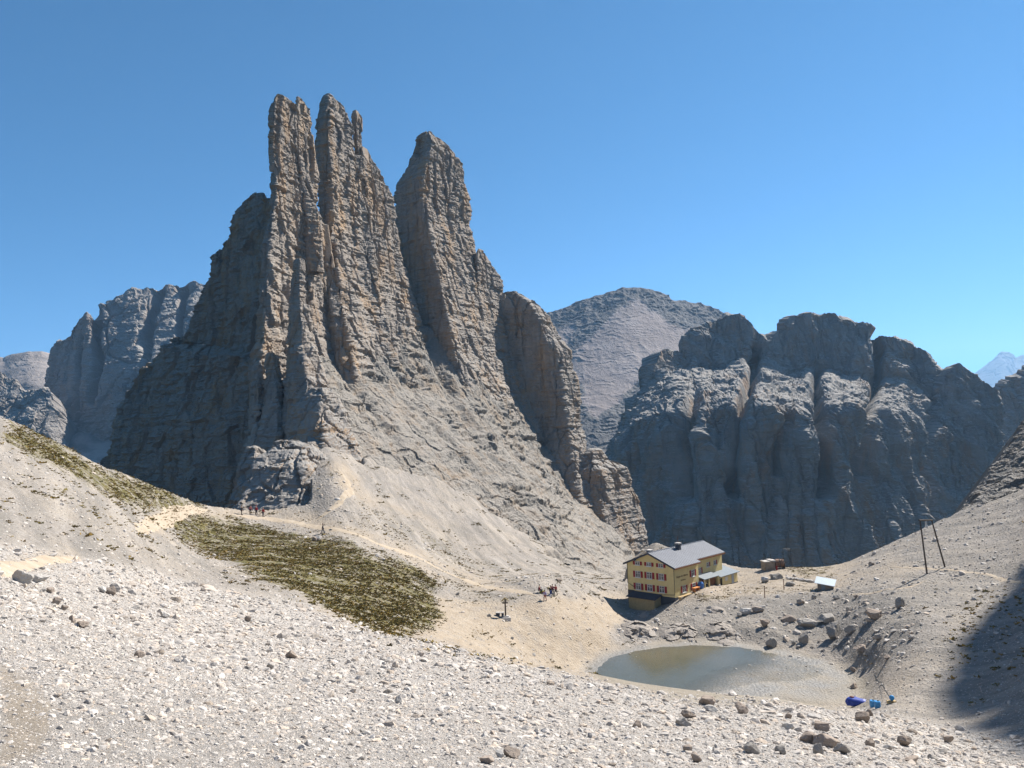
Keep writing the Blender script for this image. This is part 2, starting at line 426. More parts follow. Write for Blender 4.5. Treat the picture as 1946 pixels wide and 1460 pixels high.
# terracettes and rills on the long slopes
D += (1 - ROCK) * sstep(70, 120, GY) * (1 - SAND) * (1 - MUD) * fbm(P0 @ np.array([[.8, -.6, 0], [.6, .8, 0], [0, 0, 1]]), (7, 1.2, 4), 4, .6, off=4) * 0.22
def rock_relief(P, s=1.0, off=0.0, ledge=1.0, joint=1.0):
    """bedded, jointed dolomite: blocks, ledges, joints and buttresses, in metres outward"""
    W = P + np.stack([fbm(P, 16 * s, 3, 0.5, off=off + 1), fbm(P, 16 * s, 3, 0.5, off=off + 2), fbm(P, 16 * s, 3, 0.5, off=off + 3) * .5], -1) * 1.6 * s
    butt = fbm(W, (17 * s, 17 * s, 70 * s), 3, 0.5, off=off + 4, mode=1) * 1.4 * s
    f1, f2, h, t = cells(W, (9.5 * s, 9.5 * s, 17 * s), off + 5)
    big = h * 1.9 * s + t * 1.3 * s
    f1, f2, _, _ = cells(W, (12 * s, 12 * s, 95 * s), off + 5.5)
    big -= joint * 2.2 * s * np.exp(-((f2 - f1) / 0.05) ** 2) * sstep(-.4, .1, perlin(P, (12 * s, 12 * s, 25 * s), off + 9))
    f1, f2, h, t = cells(W, (4.6 * s, 4.6 * s, 1.9 * s), off + 6)
    blk = h * 0.55 * s + t * 0.35 * s - joint * 0.45 * s * np.exp(-((f2 - f1) / 0.07) ** 2) * sstep(-.1, .3, perlin(P, 5 * s, off + 9.3))
    f1, f2, h, t = cells(P, (1.3 * s, 1.3 * s, 0.8 * s), off + 7)
    sml = h * 0.26 * s + t * 0.24 * s
    led = 0
    for per, amp in ((9.0, 1.7), (4.1, 1.05), (1.5, 0.4)):
        zz = (W[..., 2] + perlin(P, (16 * s, 16 * s, 5 * s), off + per) * per * 0.24 * s) / (per * s)
        fr = zz - np.floor(zz)
        wgt = 0.2 + 0.8 * sstep(-0.1, 0.35, perlin(P, (9 * s, 9 * s, 7 * s), off + 7 + per))
        led = led + amp * wgt * (0.5 - fr ** 0.8 + 0.6 * sstep(0.86, 1.0, fr))
    fine = fbm(P, 2.0 * s, 4, 0.65, off=off + 8) * 0.3 * s
    return butt + big + blk + sml + led * s * ledge + fine
P1 = P0.copy(); P1[..., 2] += D * (1 - 0.7 * ROCK) - ROCK * (10.0 + 0.3 * np.maximum(GY - 235, 0))
GH = P1[..., 2]
def ground_z(X, Y):
    X = np.asarray(X, float); Y = np.asarray(Y, float)
    a = X / Y
    t = np.interp(a, ga, np.arange(NA)); b = np.clip(np.log(Y / 2.0) / math.log(180.0) * (NB - 1), 0, NB - 1.001)
    t = np.clip(t, 0, NA - 1.001); i = t.astype(int); j = b.astype(int); fi = t - i; fj = b - j
    return (GH[j, i] * (1 - fi) + GH[j, i + 1] * fi) * (1 - fj) + (GH[j + 1, i] * (1 - fi) + GH[j + 1, i + 1] * fi) * fj
_depths = np.exp(np.linspace(math.log(4.0), math.log(330.0), 3000))
def on_ground(u, v, ymin=4.0):
    """the point of the ground seen at (u, v)"""
    d = ray(u, v); Y = _depths[_depths >= ymin]
    gz = ground_z(Y * d[0] / d[1], Y); rz = Y * d[2] / d[1]
    k = np.argmax(gz >= rz)
    if gz[k] < rz[k]: k = len(Y) - 1
    return Vector((Y[k] * d[0] / d[1], Y[k], gz[k]))

gm = Mat("ground_scree", 0.95, 0.1)
p = gm.pos()
m1 = gm.n("ShaderNodeAttribute", {"attribute_name": "cover"}); sep = gm.n("ShaderNodeSeparateColor", i0=m1.outputs[0])
m2 = gm.n("ShaderNodeAttribute", {"attribute_name": "cover_more"}); sep2 = gm.n("ShaderNodeSeparateColor", i0=m2.outputs[0])
fine = gm.noise(p, 1.3, 8.0, 0.75); mid = gm.noise(p, 0.16, 5.0, 0.6); peb = gm.vor(p, 3.0, 1)
pebv = gm.n("ShaderNodeSeparateColor", i0=peb).outputs[0]
pale = gm.mix(gm.mr(fine, 0.3, 0.7), (0.325, 0.301, 0.274), (0.49, 0.459, 0.424))
pale = gm.mix(gm.mr(pebv, 0.0, 1.0, 0.0, 0.35), pale, (0.24, 0.215, 0.19))
grey = gm.mix(gm.mr(fine, 0.3, 0.7), (0.21, 0.189, 0.168), (0.365, 0.333, 0.30))
grey = gm.mix(gm.mr(mid, 0.4, 0.65, 0.0, 0.5), grey, (0.345, 0.295, 0.235))
fallv = gm.mapped(gm.mapped(p, rot=(0, 0, 0.93)), (0.035, 0.42, 0.2))
streak = gm.noise(fallv, 1.0, 7.0, 0.68, 0.4)
grey = gm.mix(gm.mr(streak, 0.44, 0.62, 0.0, 0.75), grey, (0.185, 0.172, 0.155))
grey = gm.mix(gm.mr(streak, 0.30, 0.44, 0.6, 0.0), grey, (0.40, 0.365, 0.32))
c = gm.mix(sep2.outputs[1], grey, pale)
sandc = gm.mix(gm.mr(gm.noise(p, 0.6, 7.0, 0.7), 0.3, 0.7), (0.280, 0.227, 0.168) , (0.399, 0.339, 0.269) )
c = gm.mix(gm.math('MULTIPLY', sep.outputs[1], gm.mr(gm.noise(p, 0.35, 6.0, 0.7), 0.25, 0.5)), c, sandc)
mudc = gm.mix(gm.mr(mid, 0.35, 0.65), (0.252, 0.220, 0.175) , (0.322, 0.287, 0.238) )
c = gm.mix(sep2.outputs[0], c, mudc)
wetf = gm.math('MULTIPLY', sep2.outputs[2], gm.mr(gm.noise(p, 0.12, 5.0, 0.6), 0.3, 0.55))
c = gm.mix(gm.math('MULTIPLY', wetf, 0.75), c, (0.150, 0.148, 0.142) )
gm.set(gm.b.inputs["Roughness"], gm.mr(wetf, 0.0, 1.0, 0.95, 0.38)); gm.set(gm.b.inputs["Specular IOR Level"], gm.mr(wetf, 0.0, 1.0, 0.1, 0.5))
gn = gm.noise(gm.mapped(p, (0.55, 1.5, 1.0), rot=(0, 0, 0.7)), 0.9, 7.0, 0.72)
gfac = gm.math('MULTIPLY', gm.mr(gm.math('ADD', gn, gm.math('MULTIPLY', sep.outputs[0], 0.31)), 0.70, 0.84), gm.mr(sep.outputs[0], 0.05, 0.2))
grc = gm.mix(gm.mr(gm.noise(p, 0.5, 5.0), 0.35, 0.65), (0.145, 0.122, 0.05), (0.10, 0.092, 0.034))
c = gm.mix(gfac, c, grc)
rk1 = gm.noise(gm.mapped(p, (1, 1, 1.6)), 0.11, 8.0, 0.65)
rc = gm.ramp(rk1, [(0.32, (0.140, 0.133, 0.122) ), (0.5, (0.203, 0.189, 0.171) ), (0.68, (0.266, 0.241, 0.210) )])
rc = gm.mix(gm.mr(gm.noise(p, 1.4, 7.0, 0.75), 0.35, 0.7, 0, 0.5), rc, (0.112, 0.108, 0.101) )
c = gm.mix(gm.math('MINIMUM', sep.outputs[2], 1.0), c, rc)
gm.color(c)
gm.bump(gm.math('ADD', gm.noise(p, 2.2, 9.0, 0.75), gm.math('MULTIPLY', gm.vor(p, 2.6), 0.5)), 1.0, 0.22)
cover = np.stack([GRASS, SAND, np.maximum(np.maximum(ROCK, RUBBLE * 0.65), sstep(0.5, 3.0, GY - _Ye)), np.ones_like(D)], -1).reshape(-1, 4)
cover2 = np.stack([MUD, SCREE, WET, np.ones_like(D)], -1).reshape(-1, 4)
ground = mesh_arrays("ground", P1.reshape(-1, 3), [grid_faces(NB, NA)], gm.m, smooth=True, attrs={"cover": cover, "cover_more": cover2})
tag(ground, "stony alpine ground of pale scree, sparse grass and tan paths", kind="structure")

# ================================================================== THE THREE TOWERS
tower_rock = rock_mat("tower_dolomite", 16.0, [(0.178, 0.161, 0.147), (0.272, 0.236, 0.203), (0.36, 0.308, 0.256)], (0.40, 0.24, 0.11), 0.65)
apron_rock = rock_mat("apron_dolomite", 16.0, [(0.155, 0.147, 0.133), (0.225, 0.208, 0.185), (0.29, 0.265, 0.23)], (0.36, 0.225, 0.11), 0.4, 0.35, (0.29, 0.265, 0.235), (0.74, 0.98))
DZ = 0.36
def column_arrays(rows, cf=-0.4, k=1.9, kl=0.9, back=0.8, dz=DZ, seed=0.0, s=0.62, amp=1.0, ledge=1.0):
    rows = np.array(rows, float)
    v, uL, uR, Y = rows.T
    zc = at((uL + uR) / 2, v, Y)[:, 2]
    n = max(8, int((zc[0] - zc[-1]) / dz))
    zz = np.linspace(zc[0], zc[-1], n)
    f = lambda q: np.interp(-zz, -zc, q)
    v, uL, uR, Y = f(v), f(uL), f(uR), f(Y)
    uc, hw = (uL + uR) / 2, (uR - uL) / 2
    w = hw * Y / F
    tl, tr = -1 + (1 + cf) * kl, -1 + (1 - cf) * k
    poly = np.array([(-1, tl), (cf, -1), (1, tr), (0.55, tr + back), (-0.6, max(tl, tr * 0.6) + back)])
    # close, sample, round the edges
    per = np.concatenate([poly, poly[:1]]); seg = np.linalg.norm(np.diff(per, axis=0), axis=1); cum = np.concatenate([[0], np.cumsum(seg)])
    nper = int(min(420, max(90, cum[-1] * w.mean() / dz)))
    t = np.linspace(0, cum[-1], nper, endpoint=False)
    S, T = np.interp(t, cum, per[:, 0]), np.interp(t, cum, per[:, 1])
    for _ in range(int(nper * 0.05) + 1):
        S = (np.roll(S, 1) + 2 * S + np.roll(S, -1)) / 4; T = (np.roll(T, 1) + 2 * T + np.roll(T, -1)) / 4
    S = 2 * (S - S.min()) / (S.max() - S.min()) - 1
    U = uc[:, None] + hw[:, None] * S; YY = Y[:, None] + w[:, None] * T
    P = at(U, np.repeat(v[:, None], nper, 1), YY)
    P[..., 2] = zz[:, None]
    # cap
    cen = P[:1].mean(1, keepdims=True)
    caps = [cen + (P[:1] - cen) * q + np.array([0, 0, h * w[0]]) for q, h in ((0.05, .22), (0.45, .2), (0.78, .14), (0.93, .06))]
    P = np.concatenate(caps + [P], 0)
    N = -grid_normals(P, wrap=True)
    cc = P.mean(1, keepdims=True)
    if np.mean(np.sum(N[20:] * (P - cc)[20:], -1)) < 0: N = -N
    Nh = N.copy(); Nh[..., 2] *= 0.4
    d = rock_relief(P, s, seed, ledge) * amp
    lim = np.concatenate([np.full(len(caps), w[0] * 0.25), np.clip(w * 0.32, 0, 99)])[:, None]
    d = np.clip(d - np.percentile(d, 45), -lim, lim * 0.7)
    P = P + Nh * d[..., None]
    return P.reshape(-1, 3), grid_faces(len(P), nper, wrap=True, flip=True)
def merge(parts):
    V, Fc, b = [], [], 0
    for v, f in parts:
        V.append(v); Fc.append(f + b); b += len(v)
    return np.concatenate(V), [np.concatenate(Fc)]

def resample(pts, n):
    pts = np.array(pts, float)
    seg = np.hypot(np.diff(pts[:, 0]), np.diff(pts[:, 1])); cum = np.concatenate([[0], np.cumsum(seg)])
    t = np.linspace(0, cum[-1], n)
    return np.stack([np.interp(t, cum, pts[:, i]) for i in range(3)], 1)
def sheet_arrays(rows, nu, px=1.5, s=1.0, seed=0.0, amp=1.0, back=(40, 60), gullies=(), relief=None, byu=False, ledge=1.0, fine=0.0, flatten=.35, soften=14, jit=0.0, crest=0.0):
    """a mountain face swept through polylines from the crest down to the foot, with its far side behind the crest"""
    if byu:
        us = np.linspace(min(r[0][0] for r in rows), max(r[-1][0] for r in rows), nu)
        RW = []
        for r in rows:
            r = np.array(r, float)
            RW.append(np.stack([us, np.interp(us, r[:, 0], r[:, 1]), np.interp(us, r[:, 0], r[:, 2])], 1))
    else:
        RW = [resample(r, nu) for r in rows]
    if jit:
        for q, r in enumerate(RW[1:-1]):
            e3 = np.stack([r[:, 0], np.zeros(len(r)), np.full(len(r), q * 50.0)], 1)
            r[:, 1] += jit * fbm(e3, 90, 4, .6, off=seed + 5); r[:, 2] -= jit * 1.1 * fbm(e3, 90, 4, .6, off=seed + 6)
    W3 = [at(r[:, 0], r[:, 1], r[:, 2]) for r in RW]
    out = []
    top = W3[0]
    for q in (1.0, 0.5, 0.2):
        out.append(top + np.array([0, back[0] * q, -back[1] * q]))
    for a, b, ra, rb in zip(W3[:-1], W3[1:], RW[:-1], RW[1:]):
        m = max(3, int(np.mean(np.hypot(ra[:, 0] - rb[:, 0], ra[:, 1] - rb[:, 1]) + 0.25 * np.abs(ra[:, 2] - rb[:, 2]) * F / ra[:, 2] * 0.3) / px))
        for j in range(m): out.append(a + (b - a) * (j / m))
    out.append(W3[-1])
    P = np.stack(out, 0)
    for it in range(soften * 3):                     # ease the folds between the drawn lines, leaving the crest as it is
        wgt = np.clip((np.arange(len(P)) - 4) / 22.0, 0, 1)[1:-1, None, None] * .5
        Q = P.copy()
        Q[1:-1] += wgt * ((P[:-2] + P[2:]) / 2 - P[1:-1])
        Q[1:-1, 1:-1] += wgt * ((P[1:-1, :-2] + P[1:-1, 2:]) / 2 - P[1:-1, 1:-1])
        P = Q
    N = grid_normals(P)
    if np.mean(np.sum(N[3:] * P[3:], -1)) > 0: N = -N
    Nh = N.copy(); Nh[..., 2] *= 0.6
    d = (relief or rock_relief)(P, s, seed, ledge) * amp if relief is None else relief(P, s, seed) * amp
    if fine: d = d + rock_relief(P, s * .38, seed + 50, 1.2) * fine
    if gullies:
        uu, vv = proj(P)
        for pts, wd, dep in gullies:
            d -= dep * np.exp(-(line_d(uu + perlin(P, 25 * s, seed + 77) * 9, vv, pts) / wd) ** 2)
    d = d * (1 - flatten * sstep(.45, .9, np.abs(N[..., 2])))
    d[:3] *= 0.5
    P = P + Nh * d[..., None]
    if crest:
        h_ = fbm(P, (7 * crest, 7 * crest, 60 * crest), 5, .6, off=seed + 60, mode=1) - .25
        P[..., 2] += h_ * crest * 1.6 * (1 - sstep(3, 26, np.arange(len(P))))[:, None]
    return P.reshape(-1, 3), grid_faces(len(P), nu)

massif = empty("rock_tower_mountain", tuple(at(640, 900, 230)))
tag(massif, "grey dolomite massif with three steep rock towers rising above the scree saddle", kind="structure")
def rock_part(name, parts, label, mat=None):
    V, Fc = merge(parts)
    V = V - np.array(massif.location)
    o = mesh_arrays(name, V, Fc, mat or tower_rock, massif)
    o["label"] = label
    return o
C = column_arrays
rock_part("spire", [
 C([(184,527,563,244),(191,520,567,244),(205,516,568,244),(240,515,568,244),(292,514,566,244),(330,518,571,244),(378,519,576,244),(421,511,590,243),(489,499,605,242),(551,495,612,240),(654,488,625,236),(705,475,632,234),(791,474,640,230),(842,468,640,226),(928,450,640,221),(985,435,640,219)], cf=-.78, seed=1),
 C([(187,564,581,256),(195,563,590,256),(242,563,592,256),(289,565,597,257),(329,568,605,257),(378,571,602,258),(415,573,613,258),(458,577,616,258),(520,581,621,258),(603,586,629,257),(671,592,646,254),(740,598,664,248),(800,600,680,242)], cf=-.78, kl=1.6, seed=2, s=.6),
 C([(494,559,577,228),(530,556,580,228),(580,552,586,227),(640,547,596,225),(700,541,612,222),(740,538,625,219),(800,533,642,215),(850,525,652,211)], cf=0.05, k=1.3, seed=3, s=.5),
 C([(672,508,524,222),(690,505,533,222),(722,503,540,221),(767,500,548,219),(820,490,560,215),(880,480,570,212)], cf=0, seed=4, s=.4),
 C([(742,585,634,212),(770,560,648,210),(800,548,660,208),(840,545,675,204),(880,540,688,200)], cf=.1, k=1.0, seed=5, s=.5),
 C([(200,556,582,258),(240,556,580,258),(330,560,585,258),(420,560,606,257),(520,570,612,256)], cf=0, k=.8, seed=40, s=.5),
], "left spire, slim and split by a deep vertical crack")
rock_part("spire", [
 C([(186,614,647,282),(191,609,655,282),(221,606,667,282),(282,600,676,281),(323,605,680,281),(397,608,684,280),(443,611,688,278),(520,614,700,275),(600,625,710,271),(670,640,724,266),(740,650,742,260),(800,660,765,255)], cf=-.35, seed=6),
 C([(212,671,683,295),(221,669,687,295),(273,672,688,297),(330,675,700,300),(420,680,708,304),(500,688,715,306)], cf=-.2, seed=7, s=.4),
 C([(280,688,697,298),(292,686,705,298),(320,684,727,298),(341,683,741,298),(366,683,745,298),(427,686,755,298),(455,688,758,298),(520,692,780,297),(572,697,795,295),(640,706,812,291),(700,716,830,286),(760,731,850,279),(830,748,870,270),(900,770,890,262)], cf=-.88, seed=8),
 C([(430,602,622,268),(500,606,632,268),(580,612,648,266),(660,622,664,262),(760,640,690,254)], cf=0, k=.6, seed=43, s=.5),
 C([(300,660,690,296),(420,655,705,295),(560,660,720,290),(700,690,760,282)], cf=0, k=.8, seed=41, s=.5),
], "middle spire, tallest of the three, with a stepped shoulder")
rock_part("spire", [
 C([(256,803,835,345),(262,796,848,345),(283,792,870,345),(298,786,878,345),(320,776,881,345),(350,758,893,345),(363,752,893,344),(397,751,892,344),(427,755,896,343),(458,763,903,342),(489,771,907,341),(531,782,918,339),(600,800,930,335),(668,816,945,328),(730,835,965,320),(800,850,990,310)], cf=-.25, seed=9),
 C([(420,748,770,352),(480,752,790,352),(560,768,810,350),(660,790,850,345),(760,800,880,335)], cf=0, k=.8, seed=42, s=.5),
], "right spire, broad and bulging with a notched top")
rock_part("shoulder", [
 C([(474,909,918,362),(486,906,925,362),(511,905,944,361),(522,905,953,361),(551,905,956,360),(600,910,975,357),(680,920,985,350),(760,930,1010,340),(840,950,1030,330)], cf=-.85, seed=10, s=.6),
 C([(558,958,985,375),(567,945,1000,375),(589,940,1029,374),(610,940,1046,374),(640,945,1060,373),(671,950,1087,372),(705,960,1090,371),(733,965,1099,370),(774,970,1102,369),(818,980,1108,366),(850,985,1116,362),(900,990,1125,355),(960,1000,1140,345)], cf=.55, k=1.5, kl=.5, seed=11),
 C([(856,1112,1142,352),(873,1105,1152,352),(890,1100,1190,351),(904,1095,1198,351),(928,1090,1202,350),(955,1088,1214,348),(996,1085,1225,345),(1030,1080,1230,340),(1090,1075,1234,335)], cf=-.1, k=1.2, kl=.5, seed=12),
], "stepped right shoulder dropping in banded tiers to the valley")
rock_part("cliff", [
 sheet_arrays([
  [(362,640,285),(366,603,284),(389,548,283),(402,524,282),(406,495,281),(410,478,280),(416,473,280),(424,478,279),(431,450,278),(440,418,277),(462,384,274),(483,367,270),(499,367,267),(508,377,264),(524,392,260)],
  [(340,648,284),(400,655,274),(450,665,264),(500,690,252)]], 330, px=1.2, s=.6, seed=13, amp=1.3, back=(22, 12), soften=6),
 sheet_arrays([
  [(330,640,288),(400,640,280),(450,655,270),(505,680,252)],
  [(207,884,291),(214,842,291),(218,808,290),(225,784,290),(238,753,289),(254,736,288),(262,709,287),(272,695,287),(283,705,286),(293,678,285),(307,664,283),(317,655,281),(337,662,277),(360,668,271),(400,680,263),(440,676,258),(500,690,248)],
  [(180,930,290),(190,900,288),(225,850,282),(300,800,272),(360,800,262),(440,800,252),(490,800,245)],
  [(150,1060,282),(250,1060,268),(350,1060,256),(480,1060,238)]], 420, px=1.2, s=.6, seed=14, amp=1.4, back=(14, 18), soften=6),
], "shadowed left cliff falling from a sunlit ledge")
def apron_relief(P, s, off):
    """slabs, short rock bands and debris chutes running down the fall line"""
    fall = P @ np.array([[.82, -.57, 0], [.57, .82, 0], [0, 0, 1]])      # x' across the chutes
    d = fbm(fall, (9, 40, 30), 4, .55, off=off + 1, mode=1) * 1.7 + fbm(fall, (3.2, 12, 9), 3, .55, off=off + 2, mode=1) * .7
    z = (P[..., 2] + fbm(P, 18, 4, off=off + 3) * 6) / 5.5; fr = z - np.floor(z)
    band = sstep(.0, .25, perlin(P, (15, 15, 10), off + 4))
    d += band * (2.6 * sstep(0, .3, fr) * (1 - fr) - .6)
    return d + rock_relief(P, .52, off + 5, 1.1, joint=.45) * (.75 + .5 * band)
rock_part("apron", [
 sheet_arrays([
  [(585,690,246),(700,640,285),(800,620,322),(900,640,347),(1000,800,354),(1050,870,354),(1094,935,350),(1145,978,345),(1176,1012,342),(1205,1070,330),(1222,1090,325)],
  [(590,762,224),(700,730,260),(800,738,287),(900,765,302),(1000,868,308),(1080,962,308),(1160,1045,300),(1200,1085,288),(1228,1098,280)],
  [(600,825,204),(700,812,228),(800,826,246),(900,858,256),(1000,936,256),(1080,1010,255),(1150,1072,246),(1190,1098,236),(1215,1110,232)],
  [(590,905,176),(700,905,196),(800,925,210),(900,975,216),(1000,1035,220),(1080,1082,216),(1150,1115,204),(1200,1140,194)]], 620, px=1.2, s=.55, seed=17, back=(10, 6), byu=True, soften=10, relief=apron_relief,
  gullies=[([(815,650),(860,760),(930,870),(1000,960)], 9, 3.5), ([(640,690),(690,770),(760,860)], 7, 2.5), ([(985,720),(1030,860),(1100,980)], 8, 3), ([(740,650),(800,790),(900,900)], 6, 2)]),
], "ledgy rock apron sloping from the feet of the spires to the scree", apron_rock)
rock_part("outcrop", [
 C([(842,520,575,184),(852,508,598,184),(868,490,615,182),(890,480,628,179),(920,470,630,176),(950,455,628,172),(990,440,622,168)], cf=.35, k=.9, kl=.35, seed=15, s=.55, dz=.28),
 C([(850,470,492,196),(862,462,505,196),(900,455,515,192),(950,436,520,186),(990,425,520,182)], cf=.1, seed=16, s=.5, dz=.28),
], "dark rock outcrop standing over the saddle path")

# ================================================================== THE OTHER MOUNTAINS
def sheet(name, mat, label, sheets):
    V, Fc = merge(sheets)
    o = mesh_arrays(name, V, Fc, mat)
    return tag(o, label, kind="structure")
def soft_relief(P, s, off):
    W = P + np.stack([fbm(P, 60 * s, 3, off=off + 1)] * 3, -1) * 16 * s
    d = fbm(W, (48 * s, 48 * s, 90 * s), 5, 0.55, off=off + 2, mode=1) * 13 * s
    d += fbm(P, 12 * s, 5, 0.6, off=off + 3) * 5 * s
    z = (P[..., 2] + fbm(P, 50 * s, 2, off=off + 4) * 20 * s) / (11 * s); fr = z - np.floor(z)
    msk = sstep(0.0, 0.3, perlin(P, 40 * s, off + 5))
    return d + msk * (0.5 - fr) * 5 * s
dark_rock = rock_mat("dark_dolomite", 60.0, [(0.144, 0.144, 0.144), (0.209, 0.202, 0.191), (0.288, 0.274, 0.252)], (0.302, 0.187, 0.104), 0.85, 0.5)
G = [([(1432,672),(1428,720),(1402,800),(1392,870),(1395,940)], 9, 38), ([(1549,712),(1556,780),(1556,850),(1560,940)], 8, 32), ([(1665,640),(1668,720),(1640,800),(1625,900)], 9, 30),
     ([(1320,770),(1300,850),(1310,940)], 12, 20), ([(1480,800),(1470,900)], 8, 14), ([(1783,735),(1760,800),(1740,900),(1760,1000)], 9, 20), ([(1856,730),(1850,800),(1870,900)], 6, 14)]
def dark_relief(P, s, off):
    W = P + np.stack([fbm(P, 70, 3, off=off + 1), fbm(P, 70, 3, off=off + 2), 0 * P[..., 0]], -1) * 14
    d = fbm(W + (W[..., 2:3] * np.array([.25, 0, 0])), (46 * s, 46 * s, 190 * s), 4, .5, off=off + 3, mode=1) * 17 * s
    return d + rock_relief(P, 1.9 * s, off + 4, .6) * .55 + rock_relief(P, .9 * s, off + 5, .8) * .95
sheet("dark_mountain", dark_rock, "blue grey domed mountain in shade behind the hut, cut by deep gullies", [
 sheet_arrays([
  [(1180,862,770),(1192,815,775),(1214,772,780),(1233,743,790),(1238,704,800),(1253,685,810),(1270,675,815),(1292,677,820),(1311,672,825),(1314,651,830),(1331,629,832),(1350,614,834),(1379,606,836),(1399,609,834),(1423,631,830),(1442,646,826),(1457,663,822),(1469,646,824),(1486,638,826),(1505,607,828),(1530,603,828),(1569,605,826),(1591,613,824),(1617,614,822),(1647,627,818),(1663,643,814),(1685,646,810),(1720,656,805),(1749,680,800),(1768,707,795),(1783,735,790)],
  [(1170,880,765),(1214,782,768),(1262,705,795),(1311,700,812),(1350,711,815),(1399,697,815),(1455,690,812),(1486,714,808),(1549,709,806),(1583,728,800),(1656,724,795),(1700,735,790),(1783,770,782)],
  [(1170,890,745),(1214,790,742),(1280,740,745),(1340,738,742),(1437,728,738),(1510,738,735),(1559,738,733),(1622,746,730),(1656,755,738),(1720,765,752),(1783,800,760)],
  [(1170,900,720),(1214,800,700),(1280,778,680),(1340,776,664),(1437,770,652),(1510,776,650),(1559,778,650),(1622,780,656),(1656,792,675),(1720,800,710),(1783,830,738)],
  [(1160,930,714),(1214,845,688),(1280,822,664),(1340,820,652),(1437,816,642),(1510,822,640),(1559,824,641),(1622,828,648),(1656,840,668),(1720,850,702),(1783,860,732)],
  [(1150,960,710),(1230,900,686),(1311,874,655),(1400,880,640),(1500,900,637),(1600,900,642),(1700,910,692),(1790,920,722)],
  [(1150,1010,705),(1230,985,680),(1311,950,652),(1380,935,640),(1450,960,635),(1554,975,634),(1650,985,645),(1800,990,706)],
  [(1130,1180,680),(1300,1180,630),(1500,1180,610),(1800,1180,650)]], 640, px=1.25, s=1.0, seed=30, back=(120, 100), gullies=G, relief=dark_relief, jit=22, flatten=.15, crest=6),
 sheet_arrays([
  [(1770,790,765),(1783,735,770),(1797,720,772),(1806,712,772),(1817,704,772),(1829,708,771),(1841,716,770),(1848,740,768),(1856,731,766),(1866,738,765),(1875,748,763),(1882,768,760),(1890,800,757)],
  [(1755,850,750),(1800,800,750),(1840,800,748),(1895,860,742)],
  [(1735,960,735),(1800,930,730),(1850,930,728),(1905,930,728)],
  [(1700,1130,690),(1800,1120,680),(1925,1110,680)]], 230, px=1.25, s=.8, seed=31, crest=6, back=(70, 90), relief=dark_relief),
 sheet_arrays([
  [(1870,800,905),(1882,768,905),(1899,750,905),(1919,729,904),(1928,735,904),(1933,722,904),(1946,719,903),(1980,690,900),(2040,700,900)],
  [(1850,900,880),(1900,850,880),(2040,850,870)],
  [(1850,1050,840),(1950,1050,840),(2040,1050,830)]], 150, px=1.4, s=1.0, seed=32, crest=6, back=(70, 90), relief=dark_relief),
])
SCREES = [([(1080,680),(1120,640),(1180,585),(1215,575),(1250,600),(1335,640),(1350,690),(1290,700),(1250,680),(1215,720),(1150,790),(1090,760)], 1.0), ([(1290,615),(1345,610),(1380,650),(1330,665)], .8),
          ([(1225,800),(1300,720),(1320,740),(1230,850),(1190,870)], .9), ([(1040,640),(1090,600),(1110,620),(1060,690)], .6)]
def scree_mask(P):
    u, v = proj(P)
    w_ = fbm(P, 130, 5, .6, off=70)
    u = u + w_ * 48; v = v + fbm(P, 130, 5, .6, off=71) * 40
    m = np.zeros(u.shape)
    for pts, a_ in SCREES: m = np.maximum(m, a_ * sstep(-14, 14, poly_sd(u, v, pts)))
    return m
round_m = Mat("round_mountain_scree", 0.95, 0.1)
p = round_m.pos()
sm = round_m.n("ShaderNodeSeparateColor", i0=round_m.n("ShaderNodeAttribute", {"attribute_name": "cover"}).outputs[0]).outputs[0]
sm = round_m.mr(round_m.math('ADD', sm, round_m.math('MULTIPLY', round_m.math('SUBTRACT', round_m.noise(p, 0.03, 8.0, 0.7), 0.5), 1.3)), 0.35, 0.6)
c = round_m.mix(round_m.mr(round_m.noise(p, 0.02, 8.0, 0.7), .35, .65), (0.095, 0.093, 0.092), (0.175, 0.166, 0.158))
c = round_m.mix(sm, c, round_m.mix(round_m.mr(round_m.noise(p, 0.012, 6.0), .35, .65), (0.235, 0.202, 0.188), (0.31, 0.27, 0.253)))
round_m.color(c); round_m.bump(round_m.noise(p, 0.05, 9.0, 0.72), 0.9, 4.0)
sheet("rounded_mountain", round_m.m, "rounded mountain with pinkish scree slopes behind the towers", [
 sheet_arrays([
  [(960,625,1700),(1000,610,1700),(1041,597,1700),(1073,587,1700),(1112,570,1700),(1156,558,1700),(1185,548,1700),(1214,548,1700),(1253,555,1700),(1277,571,1700),(1301,573,1700),(1330,578,1700),(1360,588,1700),(1384,603,1700),(1440,640,1700),(1520,690,1700)],
  [(960,660,1620),(1100,620,1600),(1200,600,1590),(1300,620,1600),(1400,650,1620),(1520,720,1620)],
  [(960,760,1420),(1100,740,1400),(1200,730,1390),(1300,730,1380),(1400,750,1400),(1520,790,1420)],
  [(960,860,1230),(1100,840,1230),(1200,850,1200),(1300,860,1180),(1400,860,1180),(1520,900,1200)],
  [(960,1000,1000),(1100,1000,1000),(1520,1000,1000)]], 460, px=1.25, seed=33, soften=60, jit=14, back=(300, 160), relief=lambda P, s, o: soft_relief(P, 0.8, o) * 1.25 * (1 - .7 * scree_mask(P)))])
_rm = bpy.data.objects['rounded_mountain'].data; _co = np.empty(len(_rm.vertices) * 3, np.float32); _rm.vertices.foreach_get('co', _co)
_mk = scree_mask(_co.reshape(-1, 3).astype(float)); _at = _rm.attributes.new('cover', 'FLOAT_COLOR', 'POINT'); _at.data.foreach_set('color', np.repeat(_mk[:, None], 4, 1).astype(np.float32).ravel())
left_rock = rock_mat("left_dolomite", 110.0, [(0.158, 0.151, 0.144), (0.223, 0.205, 0.191), (0.295, 0.266, 0.241)], (0.274, 0.180, 0.115), 0.5, 0.35)
